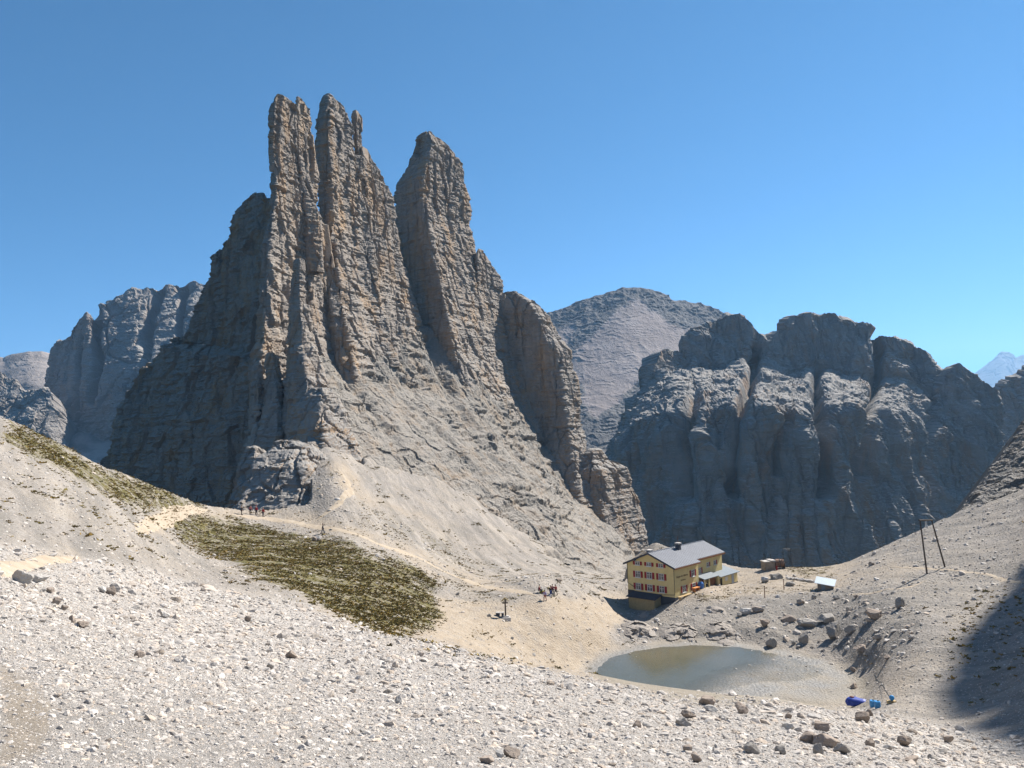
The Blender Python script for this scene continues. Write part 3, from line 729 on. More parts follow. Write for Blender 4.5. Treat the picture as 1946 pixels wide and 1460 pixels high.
sheet("left_mountain", left_rock, "ribbed grey mountain wall standing left of the towers", [
 sheet_arrays([
  [(70,900,1330),(92,740,1330),(103,675,1330),(104,664,1330),(112,653,1330),(129,643,1325),(132,634,1325),(148,618,1320),(164,600,1320),(181,607,1330),(182,594,1340),(197,582,1350),(208,574,1360),(236,564,1370),(255,552,1380),(288,553,1390),(304,551,1390),(326,542,1400),(343,544,1400),(365,541,1400),(389,545,1400),(440,560,1400)],
  [(75,920,1310),(105,760,1300),(140,700,1290),(200,670,1300),(260,650,1310),(330,640,1300),(440,640,1290)],
  [(80,930,1290),(110,800,1270),(160,760,1255),(220,735,1240),(280,690,1230),(340,690,1225),(440,700,1220)],
  [(85,945,1270),(110,850,1250),(160,800,1240),(220,790,1220),(300,790,1210),(440,790,1200)],
  [(90,950,1255),(120,860,1235),(160,825,1225),(220,850,1205),(440,850,1190)],
  [(60,1010,1160),(160,960,1120),(260,960,1100),(440,960,1100)]], 420, px=1.25, s=4.2, seed=34, crest=7, amp=1.0, back=(200, 120), ledge=.6,
  gullies=[([(182,600),(190,680),(175,760)], 7, 40), ([(300,560),(280,640),(270,700)], 8, 40), ([(350,550),(345,640),(330,700)], 6, 30), ([(150,640),(150,720),(140,800)], 5, 25)])])
plat = Mat("plateau_scree", 0.95, 0.1)
p = plat.pos()
c = plat.ramp(plat.noise(plat.mapped(p, (1, 1, 1.6)), 0.006, 7.0, 0.65, .5), [(0.38, (0.151, 0.140, 0.133)), (0.5, (0.295, 0.256, 0.230)), (0.65, (0.331, 0.288, 0.259))])
plat.color(c); plat.bump(plat.noise(p, 0.05, 9.0, 0.7), 0.7, 4.0)
sheet("plateau_mountain", plat.m, "pale flat topped mountain far off at the left edge", [
 sheet_arrays([
  [(-120,700,1900),(-40,690,1900),(0,679,1900),(8,681,1900),(12,678,1900),(22,674,1900),(55,669,1900),(79,668,1900),(101,674,1900),(150,690,1900)],
  [(-120,760,1780),(0,740,1760),(60,730,1750),(150,740,1750)],
  [(-120,860,1600),(0,840,1600),(150,840,1600)],
  [(-120,1000,1400),(150,1000,1400)]], 220, px=1.3, seed=35, back=(200, 60), relief=lambda P, s, o: soft_relief(P, 1.2, o) * .3)])
sheet("scree_fan_terrain", plat.m, "sunlit pale scree fan at the foot of the left mountain wall", [
 sheet_arrays([
  [(60,842,1190),(118,838,1205),(150,822,1215),(165,824,1215),(190,838,1205),(260,850,1195)],
  [(60,880,1140),(130,868,1145),(170,862,1145),(260,880,1140)],
  [(60,960,1060),(260,960,1060)]], 160, px=1.3, seed=39, back=(30, 40), soften=20, relief=lambda P, s, o: soft_relief(P, .5, o) * .35)])
sheet("front_left_mountain", left_rock, "dark rock buttress below the pale plateau mountain", [
 sheet_arrays([
  [(-100,700,1200),(-30,705,1200),(0,713,1200),(25,722,1200),(36,744,1195),(52,747,1190),(63,741,1190),(82,744,1185),(99,749,1180),(112,790,1175),(125,860,1170)],
  [(-100,800,1160),(0,800,1150),(60,800,1140),(130,880,1130)],
  [(-100,1000,1060),(130,1000,1060)]], 200, px=1.3, s=3.2, seed=36, crest=7, back=(100, 80), ledge=.6)])
far = Mat("far_rock", 0.95, 0.1)
far.color(far.mix(far.mr(far.noise(far.pos(), 0.002, 6.0), .35, .65), (0.115, 0.115, 0.115), (0.230, 0.223, 0.216)))
sheet("hazy_mountain", far.m, "pale blue hazy peak at the far right horizon", [
 sheet_arrays([
  [(1800,760,11000),(1830,728,11000),(1844,716,11000),(1875,693,11000),(1892,678,11000),(1903,668.5,11000),(1919,670,11000),(1929,681,11000),(1936,679,11000),(1946,674,11000),(1980,655,11000),(2040,690,11000)],
  [(1800,800,10200),(1900,760,10000),(2040,770,10000)],
  [(1800,960,9000),(2040,960,9000)]], 180, px=1.5, s=21.0, seed=37, back=(1400, 1000), amp=.6, ledge=.4)])
right_rock = rock_mat("right_dolomite", 14.0, [(0.122, 0.115, 0.104), (0.180, 0.166, 0.148), (0.245, 0.223, 0.194)], (0.238, 0.166, 0.094), 0.3, .3, flat=(.85, 1.05))
sheet("right_mountain", right_rock, "brown grey rock slope rising at the right edge above the scree", [
 sheet_arrays([
  [(1790,1000,225),(1832,966,232),(1864,920,240),(1889,888,246),(1908,863,250),(1925,836,254),(1946,803,258),(2000,740,262),(2100,620,270)],
  [(1780,1030,205),(1832,990,205),(1900,960,206),(1946,945,206),(2000,920,206),(2100,860,206)],
  [(1770,1100,185),(1850,1060,180),(1946,1020,175),(2100,980,170)]], 330, px=1.2, s=.6, seed=38, back=(40, 30), amp=1.0, flatten=0, soften=4),
 # the out-of-frame peak whose shadow lies over the right foot of the slope
 ])
# the out-of-frame peak whose shadow lies over the foot of the right slope
_ea = np.array([math.sin(R(SUN_AZ)), math.cos(R(SUN_AZ)), 0]); _ep = np.array([-_ea[1], _ea[0], 0])
_se, _ce = math.sin(R(SUN_EL)), math.cos(R(SUN_EL))
_bd = [np.array(on_ground(u, v, 30.0)[:]) for u, v in ((1946, 1088), (1905, 1150), (1852, 1212), (1812, 1270), (1786, 1325), (1806, 1352), (1872, 1385), (1946, 1412))]
_bz = np.array([(-_se * (q @ _ea) + _ce * q[2] + _se * 369) / _ce for q in _bd]); _bp = np.array([q @ _ep for q in _bd])
_o = np.argsort(_bz); _bz, _bp = _bz[_o], np.minimum.accumulate(_bp[_o])
_top = _bz[-1] + 95
_z = np.linspace(_top, -80, 440)
_pl = np.interp(_z, np.concatenate([[-80], _bz, _bz[-1] + np.array([20, 46, 74, 95])]), np.concatenate([[_bp[0] + 3], _bp, _bp[-1] - np.array([13, 35, 75, 98])]))
_th = np.linspace(0, 1, 300, endpoint=False) * 4; _k = _th.astype(int); _f = _th - _k
_cp = lambda k: np.choose(k % 4, [1.0, 0.0, 0.0, 1.0]); _ca_ = lambda k: np.choose(k % 4, [0.0, 0.0, 1.0, 1.0])
_fp = _cp(_k) * (1 - _f) + _cp(_k + 1) * _f; _fa = _ca_(_k) * (1 - _f) + _ca_(_k + 1) * _f
_pp = -105 + (_pl[:, None] + 105) * _fp[None]
pk = _ea * (369 + 95 * _fa)[None, :, None] + _ep * _pp[..., None] + np.array([0, 0, 1]) * _z[:, None, None]
_nn = pk - (_ea * 416 + _ep * -35); _nn[..., 2] = 0; _nn /= np.linalg.norm(_nn, axis=-1, keepdims=True)
pk = pk + _nn * np.clip(rock_relief(pk, 1.2, 90.0), -7, 2)[..., None]
tag(mesh_arrays("right_peak_mountain", pk.reshape(-1, 3), [grid_faces(440, 300, wrap=True)], right_rock), "steep rock peak standing right of the view", kind="structure")
# valley floor far below
vm = plain("valley_floor", (0.030, 0.042, 0.022), 0.95, 0.1, 0.3, 0.01)
s_ = np.linspace(-1, 1, 60); VX, VY = np.meshgrid(s_ * 19000, s_ * 19000)
VP = np.stack([VX, VY, np.full_like(VX, -340.0)], -1); VP[..., 2] += fbm(VP, 1500, 3, off=50) * 60
tag(mesh_arrays("valley_terrain", VP.reshape(-1, 3), [grid_faces(60, 60)], vm, smooth=True), "valley floor far below", kind="structure")
# air
hm = bpy.data.materials.new("haze_air"); hm.use_nodes = True
ht = hm.node_tree; ht.nodes.clear()
ho = ht.nodes.new("ShaderNodeOutputMaterial"); hv = ht.nodes.new("ShaderNodeVolumePrincipled")
hv.inputs["Color"].default_value = (0.38, 0.65, 1.0, 1); hv.inputs["Density"].default_value = 6e-5; hv.inputs["Anisotropy"].default_value = 0.25
ht.links.new(hv.outputs[0], ho.inputs["Volume"])
bm = bmesh.new(); bmesh.ops.create_cube(bm, size=1.0)
me = bpy.data.meshes.new("haze"); bm.to_mesh(me); bm.free(); me.materials.append(hm)
haze = link(bpy.data.objects.new("haze", me)); haze.location = (0, 0, 790); haze.scale = (40000, 40000, 2500)
tag(haze, kind="stuff")

# ================================================================== THINGS
def bm_box(bm, x0, x1, y0, y1, z0, z1):
    r = bmesh.ops.create_cube(bm, size=1.0)
    bmesh.ops.transform(bm, matrix=Matrix.Translation(((x0 + x1) / 2, (y0 + y1) / 2, (z0 + z1) / 2)) @ Matrix.Diagonal((x1 - x0, y1 - y0, z1 - z0, 1)), verts=r["verts"])
    return r["verts"]
def bm_prism(bm, pts, axis, a, b):
    """pts: 2-D outline in the plane across 'axis'; swept from a to b"""
    def mk(p, t):
        return {'x': (t, p[0], p[1]), 'y': (p[0], t, p[1]), 'z': (p[0], p[1], t)}[axis]
    A = [bm.verts.new(mk(p, a)) for p in pts]; B = [bm.verts.new(mk(p, b)) for p in pts]
    n = len(pts)
    bm.faces.new(A); bm.faces.new(B[::-1])
    for i in range(n): bm.faces.new((A[i - 1], A[i], B[i], B[i - 1]))
def bm_tube(bm, p0, p1, r0, r1=None, seg=8):
    p0, p1 = Vector(p0), Vector(p1); d = p1 - p0
    r = bmesh.ops.create_cone(bm, cap_ends=True, segments=seg, radius1=r0, radius2=r0 if r1 is None else r1, depth=d.length)
    M = Matrix.Translation((p0 + p1) / 2) @ d.to_track_quat('Z', 'Y').to_matrix().to_4x4()
    bmesh.ops.transform(bm, matrix=M, verts=r["verts"])
def bm_path(bm, pts, r, seg=6):
    for a, b in zip(pts[:-1], pts[1:]): bm_tube(bm, a, b, r, seg=seg)
def bm_ball(bm, c, r, sub=2, sq=(1, 1, 1)):
    q = bmesh.ops.create_icosphere(bm, subdivisions=sub, radius=r)
    bmesh.ops.transform(bm, matrix=Matrix.Translation(c) @ Matrix.Diagonal((*sq, 1)), verts=q["verts"])
def part(name, bm, mat, parent=None, bevel=0.0, smooth=False, label=None):
    bmesh.ops.recalc_face_normals(bm, faces=bm.faces)
    if bevel: bmesh.ops.bevel(bm, geom=list(bm.edges), offset=bevel, segments=1, affect='EDGES')
    me = bpy.data.meshes.new(name); bm.to_mesh(me); bm.free()
    if smooth: me.shade_smooth()
    me.materials.append(mat)
    o = link(bpy.data.objects.new(name, me), parent)
    if label: o["label"] = label
    return o
B = bmesh.new
def boxes(name, lst, mat, parent, **k):
    bm = B()
    for b in lst: bm_box(bm, *b)
    return part(name, bm, mat, parent, **k)

# ---- materials
plaster = plain("yellow_plaster", (0.62, 0.51, 0.255), 0.9, 0.1, var=0.06, scale=1.2, bump=0.15)
dark_paint = plain("dark_grey_paint", (0.055, 0.06, 0.075), 0.8, 0.2, var=0.15)
brown_wood = plain("brown_wood", (0.17, 0.075, 0.035), 0.7, 0.2, var=0.3, scale=6)
dark_wood = plain("weathered_timber", (0.085, 0.065, 0.05), 0.85, 0.1, var=0.3, scale=4)
pale_wood = plain("pale_timber", (0.44, 0.32, 0.17), 0.8, 0.1, var=0.15, scale=5)
orange_wood = plain("orange_wood", (0.50, 0.20, 0.06), 0.7, 0.2, var=0.2, scale=5)
white_paint = plain("white_paint", (0.58, 0.57, 0.55), 0.6, 0.3, var=0.04)
red_paint = plain("red_shutter_paint", (0.24, 0.012, 0.013), 0.6, 0.3, var=0.15, scale=8)
dark_metal = plain("dark_metal", (0.05, 0.05, 0.05), 0.5, 0.4, 0.3, var=0.2)
rust_metal = plain("rusty_metal", (0.20, 0.12, 0.08), 0.75, 0.3, 0.2, var=0.35, scale=4)
white_stone = plain("pale_stone", (0.46, 0.43, 0.40), 0.9, 0.1, var=0.15, scale=4, bump=0.3)
concrete = plain("concrete", (0.24, 0.205, 0.17), 0.9, 0.1, var=0.2, scale=2, bump=0.3)
blue_plastic = plain("blue_plastic", (0.02, 0.13, 0.42), 0.4, 0.5, var=0.1)
tarp_blue = plain("blue_tarpaulin", (0.012, 0.04, 0.28), 0.55, 0.4, var=0.2, scale=2.5)
turq_plastic = plain("turquoise_plastic", (0.02, 0.22, 0.50), 0.4, 0.5, var=0.15)
ink = plain("dark_lettering", (0.16, 0.085, 0.035), 0.8, 0.1, var=0.1)
glass_m = Mat("window_glass", 0.08, 0.6); glass_m.color(glass_m.mix(glass_m.mr(glass_m.noise(glass_m.pos(), 1.5, 3.0), .4, .6), (0.035, 0.04, 0.05), (0.16, 0.16, 0.16))); glass_m = glass_m.m
rm = Mat("metal_roof", 0.6, 0.3)
tc = rm.n("ShaderNodeTexCoord").outputs["Object"]
rm.color(rm.mix(rm.mr(rm.noise(tc, 0.5, 6.0, 0.65), 0.3, 0.7), (0.10, 0.112, 0.14), (0.13, 0.143, 0.172)))
rm.bump(rm.noise(rm.mapped(tc, (0.3, 3, 3)), 1.0, 3.0), 0.15, 0.05)
roof_metal = rm.m
pale_roof = plain("pale_sheet_roof", (0.13, 0.155, 0.18), 0.55, 0.3, 0.0, var=0.08, scale=1)

# ================================================================== mountain hut
C0 = Vector(at(1283.5, 1141, 150.0))
hut = empty("mountain_hut", C0, R(45.5))
tag(hut, "yellow three storey mountain hut with red shutters and grey metal roof beside the tarn", "mountain hut")
LF, LE, W, EV, RISE = 8.8, 20.0, 11.1, 6.2, 2.25
IN = 1.0
def roof_z(y): return EV + RISE * (1 - abs(y - W / 2) / (W / 2))
bm = B()
bm_prism(bm, [(0, 0.45), (W, 0.45), (W, EV), (W / 2, EV + RISE), (0, EV)], 'x', 0, LF)
bm_prism(bm, [(IN, 0.45), (W, 0.45), (W, EV), (W / 2, EV + RISE), (IN, roof_z(IN))], 'x', LF + 0.002, LE)
wall = part("wall", bm, plaster, hut)
boxes("plinth", [(-0.04, LF + .04, -0.04, W + .04, -3.0, 0.45), (LF + .045, LE + .04, IN - .04, W + .04, -3.0, 0.448)], dark_paint, hut)
boxes("plinth", [(-0.05, 0.3, 9.5, W + .05, 0.452, 0.85)], dark_paint, hut)
OV = 0.55
def slab(bm, x0, x1, ya, yb, lift, th):
    za, zb = roof_z(ya) if 0 <= ya <= W else EV - RISE * (abs(ya - W / 2) - W / 2) / (W / 2), None
    f = lambda y: EV + RISE * (1 - abs(y - W / 2) / (W / 2))
    bm_prism(bm, [(ya, f(ya) + lift), (yb, f(yb) + lift), (yb, f(yb) + lift + th), (ya, f(ya) + lift + th)], 'x', x0, x1)
bm = B()
slab(bm, -OV, LF + .25, -OV, W / 2, 0.06, 0.16)
slab(bm, LF + .252, LE + .45, IN - OV, W / 2, 0.06, 0.16)
slab(bm, -OV, LE + .45, W / 2 + .001, W + OV, 0.06, 0.16)
for i in range(34):                                     # standing seams
    x = -OV + 0.03 + i * (LE + .45 + OV - .06) / 33
    y0 = -OV if x < LF + .2 else IN - OV
    slab(bm, x - .02, x + .02, y0 + .02, W / 2 - .02, 0.221, 0.045)
    slab(bm, x - .02, x + .02, W / 2 + .03, W + OV - .02, 0.221, 0.045)
bm_box(bm, -OV, LE + .45, W / 2 - .14, W / 2 + .14, EV + RISE + .2, EV + RISE + .27)
roof = part("roof", bm, roof_metal, hut)
bm = B()
f = lambda y: EV + RISE * (1 - abs(y - W / 2) / (W / 2))
for ya, yb in ((-OV, W / 2), (W / 2, W + OV)):
    bm = B()
    bm_prism(bm, [(ya, f(ya) - .12), (yb, f(yb) - .12), (yb, f(yb) + .235), (ya, f(ya) + .235)], 'x', -OV - .05, -OV - .004)
    part("verge_board", bm, dark_paint, hut)
    boxes("rafter_end", [(-OV, 0.0, q - .1, q + .1, f(q) - .25, f(q) + .03) for q in ((1.9,) if ya < 0 else (8.9,))], dark_paint, hut)
boxes("gutter", [(-OV, LF + .25, -OV - .12, -OV - .002, EV - .32, EV - .1), (LF + .252, LE + .45, IN - OV - .12, IN - OV - .002, f(IN) - .42, f(IN) - .14), (-OV, LE + .45, W + OV + .002, W + OV + .12, EV - .32, EV - .1)], brown_wood, hut)
for pts in ([(-.08, 0.0, EV - .2), (-.08, 0.0, 1.0), (-.06, 2.6, 0.75)], [(-.08, W - .02, EV - .2), (-.08, W - .02, 2.3), (-.08, W - 1.9, 1.35)],
            [(LF + .1, IN - .1, EV + .1), (LF + .1, IN - .1, 2.4), (LF + .1, IN - .5, 1.2), (LF - .4, -.4, .8)]):
    bm = B(); bm_path(bm, pts, 0.05); part("downpipe", bm, dark_metal, hut)
# chimney and mast
bm = B(); bm_box(bm, 8.6, 9.5, 4.2, 5.0, 7.7, 9.35); ch = part("chimney", bm, dark_paint, roof)
boxes("cap", [(8.5, 9.6, 4.1, 5.1, 9.352, 9.62)], white_stone, ch)
bm = B(); bm_tube(bm, (9.05, 4.6, 9.6), (9.05, 4.6, 10.9), 0.05); part("flue", bm, rust_metal, ch)
bm = B(); bm_box(bm, 2.6, 3.6, 7.2, 8.0, 7.0, 8.45); ch = part("chimney", bm, dark_paint, roof)
boxes("cap", [(2.5, 3.7, 7.1, 8.1, 8.452, 8.7)], white_stone, ch)

def window(face, c, z, w, h, shut=(1, 1), off=0.0, open_w=None):
    """face 'g': gable wall (x = 0, outward -x); face 'r': long wall (y = off, outward -y)"""
    def bx(a0, a1, z0, z1, d0, d1):
        return (-d1, -d0, a0, a1, z0, z1) if face == 'g' else (a0, a1, off - d1, off - d0, z0, z1)
    fr = boxes("window", [bx(c - w / 2 - .09, c - w / 2, z - h / 2 - .09, z + h / 2 + .09, .003, .07), bx(c + w / 2, c + w / 2 + .09, z - h / 2 - .09, z + h / 2 + .09, .003, .07),
                          bx(c - w / 2, c + w / 2, z + h / 2, z + h / 2 + .09, .003, .07), bx(c - w / 2, c + w / 2, z - h / 2 - .09, z - h / 2, .003, .07),
                          bx(c - .04, c + .04, z - h / 2, z + h / 2, .003, .065), bx(c - w / 2, c - .042, z + h * .12, z + h * .12 + .05, .003, .06), bx(c + .042, c + w / 2, z + h * .12, z + h * .12 + .05, .003, .06)], white_paint, hut)
    boxes("pane", [bx(c - w / 2 + .002, c + w / 2 - .002, z - h / 2 + .002, z + h / 2 - .002, .002, .03)], glass_m, fr)
    boxes("sill", [bx(c - w / 2 - .18, c + w / 2 + .18, z - h / 2 - .2, z - h / 2 - .092, .003, .16)], white_paint, fr)
    sw = open_w or w * 0.5
    for s, on in ((-1, shut[0]), (1, shut[1])):
        if on:
            a = c + s * (w / 2 + .12); a0, a1 = (a, a + sw) if s > 0 else (a - sw, a)
            lst = [bx(a0, a1, z - h / 2 - .06, z + h / 2 + .06, .012, .06)]
            for q in range(5):
                zq = z - h / 2 + (q + .5) * h / 5; lst.append(bx(a0 + .05, a1 - .05, zq - .035, zq + .035, .062, .08))
            boxes("shutter", lst, red_paint, fr)
for y in (2.95, 5.75, 8.5):
    window('g', y, 6.35, .95, .62, open_w=.5); window('g', y, 4.15, 1.05, 1.12); window('g', y, 1.75, 1.05, 1.12)
window('r', 6.7, 4.2, 1.05, 1.15); window('r', 3.25, 1.65, 1.05, 1.15); window('r', 6.85, 1.6, 1.05, 1.15)
window('r', 10.9, 3.95, 0.95, 1.05, (0, 1), IN); window('r', 14.2, 4.75, .8, .75, (0, 1), IN); window('r', 17.0, 4.8, .8, .75, (0, 1), IN); window('r', 10.9, 1.5, .95, 1.05, (0, 1), IN)
# lettering on the long wall
def lettering(txt, x, z, size, shear, par):
    cu = bpy.data.curves.new("lettering", 'FONT'); cu.body = txt; cu.size = size; cu.shear = shear; cu.extrude = 0.008; cu.align_x = 'CENTER'
    t = link(bpy.data.objects.new("lettering", cu))
    bpy.context.view_layer.update()
    me = bpy.data.meshes.new_from_object(t.evaluated_get(bpy.context.evaluated_depsgraph_get()))
    bpy.data.objects.remove(t); bpy.data.curves.remove(cu)
    me.materials.clear(); me.materials.append(ink)
    o = link(bpy.data.objects.new("lettering", me), par); o.location = (x, -0.02, z); o.rotation_euler = (R(90), 0, 0)
    return o
lettering("Rifugio Re Alberto", 2.75, 4.05, 0.56, 0.3, hut)
lettering("Gartlh\u00fctte", 3.0, 3.3, 0.42, 0.3, hut)
# low shed against the gable
bm = B()
bm_prism(bm, [(-2.3, -3.2), (-0.06, -3.2), (-0.06, 0.62), (-2.3, 0.05)], 'y', 3.3, 9.4)
shed = part("annex", bm, plain("annex_plaster", (0.36, 0.29, 0.16), .9, .1), hut)
bm = B()
bm_prism(bm, [(-2.65, 0.0), (-0.055, 0.64), (-0.055, 0.76), (-2.65, 0.12)], 'y', 2.9, 9.8)
part("roof", bm, dark_paint, shed)
# porch and side shed
bm = B()
bm_prism(bm, [(-1.05, 2.52), (IN - .005, 3.10), (IN - .005, 3.22), (-1.05, 2.64)], 'x', 9.3, 15.0)
pr = part("porch", bm, pale_roof, hut)
for x in (9.6, 11.3, 14.8):
    boxes("post", [(x - .12, x + .12, -.95, -.71, -.8, 2.5)], plaster, pr)
boxes("wall_panel", [(12.0, 14.6, -.35, -.25, -.6, 2.6)], brown_wood, pr)
bm = B()
bm_prism(bm, [(-1.0, 0.25), (IN + 3.2, 0.25), (IN + 3.2, 3.42), (IN, 2.68), (-1.0, 2.2)], 'x', 15.2, 22.6)
sh = part("annex", bm, plaster, hut)
boxes("plinth", [(15.16, 22.64, -1.04, 4.24, -2.0, .25)], dark_paint, sh)
bm = B(); bm_prism(bm, [(-1.4, 2.2), (IN + 3.4, 3.24 + .35), (IN + 3.4, 3.36 + .35), (-1.4, 2.32)], 'x', 15.02, 23.0); part("roof", bm, pale_roof, sh)
boxes("door", [(20.1, 21.0, -1.06, -1.003, .2, 2.15)], plain("grey_door_paint", (.35, .38, .42), .6, .3), sh)
boxes("window", [(17.4, 18.5, -1.06, -1.003, 1.1, 1.9)], white_paint, sh)
boxes("door", [(15.35, 16.1, -1.06, -1.003, .1, 1.9)], plain("black_doorway", (.02, .018, .016), .8, .1), sh)

def local(x, y, z=0.0):
    return hut.matrix_basis @ Vector((x, y, z))
bpy.context.view_layer.update()
def gz(x, y): return float(ground_z(x, y))
def put(name, u, v, label, cat, group=None, rz=0.0, sink=0.0):
    p = on_ground(u, v, 20.0); e = empty(name, p - Vector((0, 0, sink)), rz)
    return tag(e, label, cat, group)
def put_local(name, x, y, label, cat, rz=0.0, group=None):
    p = local(x, y); e = empty(name, (p.x, p.y, gz(p.x, p.y)), R(45.5) + rz)
    return tag(e, label, cat, group)
# rain barrel
b = put_local("rain_barrel", 8.2, -.75, "round blue water barrel standing against the hut wall", "barrel")
bm = B()
for z0, z1, r0, r1 in ((0, .25, .46, .56), (.25, 1.0, .56, .56), (1.0, 1.28, .56, .36)): bm_tube(bm, (0, 0, z0), (0, 0, z1), r0, r1, 20)
part("body", bm, blue_plastic, b, smooth=False)
bm = B(); bm_tube(bm, (0, 0, 1.28), (0, 0, 1.38), .26, .26, 16); part("lid", bm, dark_metal, b)
# boards lying by the wall
for k, (x, y, L, z, m, lab) in enumerate(((2.1, -.9, 4.6, .28, pale_wood, "bright pale plank bench lying along the foot of the hut wall"),)):
    b = put_local("plank_bench", x, y, lab, "bench")
    boxes("seat", [(-L / 2, L / 2, -.3, -.02, z, z + .08), (-L / 2, L / 2, .02, .3, z, z + .08)], m, b)
    for q in (-L / 2 + .4, 0, L / 2 - .4): boxes("leg", [(q - .06, q + .06, -.26, .26, -.2, z)], m, b)
b = put_local("picnic_table", 6.0, -1.0, "orange brown wooden table beside the blue barrel", "table")
boxes("tabletop", [(-.95, .95, -.4, .4, .72, .79)], orange_wood, b)
for q in (-.75, .75): boxes("leg", [(q - .05, q + .05, -.32, .32, -.15, .72)], orange_wood, b)
b = put_local("log_pile", 9.9, .1, "brown stack of firewood beside the porch", "firewood")
bm = B()
for i in range(7):
    for j in range(5): bm_tube(bm, (-.9 + i * .29 + (j % 2) * .14, -.45, .13 + j * .25), (-.9 + i * .29 + (j % 2) * .14, .4, .13 + j * .25), .135, seg=7)
part("logs", bm, brown_wood, b)
# stones at the corner of the hut
# ---- cross on its stone plinth
s_ = put("wayside_cross", 961, 1176, "wooden wayside cross with a small roof on a white stone plinth", "cross", rz=R(10))
boxes("plinth", [(-.7, .75, -.55, .45, -.4, .22), (-.45, .5, -.3, .3, .222, .42)], white_stone, s_, bevel=.05)
boxes("post", [(-.1, .1, -.1, .1, .4, 2.9)], dark_wood, s_)
boxes("crossbar", [(-.42, .42, -.08, .08, 2.25, 2.42)], dark_wood, s_)
bm = B(); bm_prism(bm, [(-.55, 2.62), (0, 3.05), (.55, 2.62), (.55, 2.69), (0, 3.14), (-.55, 2.69)], 'y', -.28, .28); part("roof", bm, plain("ochre_wood", (.24, .17, .05)), s_)
b = put("stone_bench", 951, 1172, "white slab bench in front of its dark base beside the wooden cross", "bench", rz=R(-6))
boxes("seat", [(-.72, .6, -.28, .28, .5, .62)], white_stone, b, bevel=.02)
boxes("base", [(-.68, -.1, -.22, .22, -.3, .5), (.2, .52, -.22, .22, -.3, .5)], dark_paint, b)
# ---- ropeway pylon
pl_, pr_ = on_ground(1762, 1091, 60), on_ground(1797, 1078, 60)
py = empty("ropeway_pylon", pl_); tag(py, "tall two legged timber ropeway pylon on the right scree slope", "pylon")
def off(p): return p - pl_
tl = Vector(at(1748.5, 989, pl_.y)); tr = Vector(at(1770.5, 989, pr_.y))
for a, t in ((pl_, tl), (pr_, tr)):
    bm = B(); bm_tube(bm, off(a) - Vector((0, 0, .6)), off(t), .16, .12, 8); part("leg", bm, dark_wood, py)
d_ = (tr - tl).normalized()
bm = B(); bm_tube(bm, off(tl - d_ * .35), off(tr + d_ * .35), .14, seg=8); part("crossbeam", bm, dark_wood, py)
ml = (tl + tr) / 2
bm = B(); bm_box(bm, -.12, .12, -.12, .12, -1.0, -.12); bm_tube(bm, (-.1, 0, -1.1), (.1, 0, -1.1), .3, seg=14)
o = part("pulley", bm, white_paint, py); o.location = off(ml)
# ---- ropeway station on the brink
st = put("ropeway_station", 1460, 1083, "brown block ropeway station with pale flat roof on the brink right of the hut", "ropeway station", rz=R(8))
boxes("wall", [(-1.15, 1.1, -1.0, 1.0, -1.0, 1.75)], concrete, st)
boxes("roof", [(-1.3, .15, -1.15, 1.15, 1.752, 1.95), (.152, 1.3, -1.15, 1.15, 1.9, 2.15)], white_stone, st)
boxes("barrier", [(1.25, 1.55, -1.3, -1.1, -.6, .9)], red_paint, st)
b = put("ropeway_drum", 1482, 1080, "round brown cable drum housing beside the ropeway station", "cable drum", rz=R(-10))
bm = B()
for i in range(16):
    a = i * math.tau / 16
    bm_tube(bm, (0, math.cos(a) * .95, 1.05 + math.sin(a) * .95), (0, math.cos(a + math.tau / 16) * .95, 1.05 + math.sin(a + math.tau / 16) * .95), .08, seg=5)
part("rim", bm, dark_metal, b)
bm = B(); bm_tube(bm, (-.85, 0, 1.05), (.85, 0, 1.05), .92, seg=20); part("drum", bm, rust_metal, b)
for q in (-1.05, .9): boxes("cradle", [(q, q + .15, -.9, .9, -.7, 1.2)], dark_wood, b)
def mast(u, v, h, label, arm=0.0, lean=0.0, r=.09):
    m = put("ropeway_mast", u, v, label, "mast", "dark masts at the ropeway station")
    bm = B(); bm_tube(bm, (0, 0, -1), (lean, 0, h), r, r * .8, 7); part("post", bm, dark_metal, m)
    if arm:
        bm = B(); bm_tube(bm, (lean, 0, h - .1), (lean + arm, 0, h - .1), r * .7, seg=6); part("crossarm", bm, dark_metal, m)
    return m
mast(1453, 1082, 3.4, "leftmost thin dark mast behind the ropeway station roof")
mast(1468, 1082, 3.3, "thin dark mast rising between ropeway station and cable drum", 0, -.25)
mast(1488, 1080, 4.3, "tallest dark mast with a crossarm beside the cable drum", 1.6, .25)
mast(1505, 1078, 3.9, "faint slender mast standing right of the cable drum", -1.2, -.1, .06)
# ---- small tin roofed shed
sd = put("tin_roofed_shed", 1569, 1120, "small stone shed with a pale blue lean-to tin roof on the right slope", "shed", rz=R(-30))
def bm_hexa(bm, lo, th):
    v_ = [bm.verts.new(p_) for p_ in lo] + [bm.verts.new((p_[0], p_[1], p_[2] + th)) for p_ in lo]
    for q in ((3, 2, 1, 0), (4, 5, 6, 7), (0, 1, 5, 4), (1, 2, 6, 5), (2, 3, 7, 6), (3, 0, 4, 7)): bm.faces.new([v_[k] for k in q])
bm = B()
v_ = [(-1.3, -1.0, -1.2), (1.3, -1.0, -1.2), (1.3, 1.1, -1.2), (-1.3, 1.1, -1.2), (-1.3, -1.0, 1.32), (1.3, -1.0, .98), (1.3, 1.1, 1.5), (-1.3, 1.1, 1.84)]
v_ = [bm.verts.new(p_) for p_ in v_]
for q in ((3, 2, 1, 0), (4, 5, 6, 7), (0, 1, 5, 4), (1, 2, 6, 5), (2, 3, 7, 6), (3, 0, 4, 7)): bm.faces.new([v_[k] for k in q])
part("wall", bm, concrete, sd)
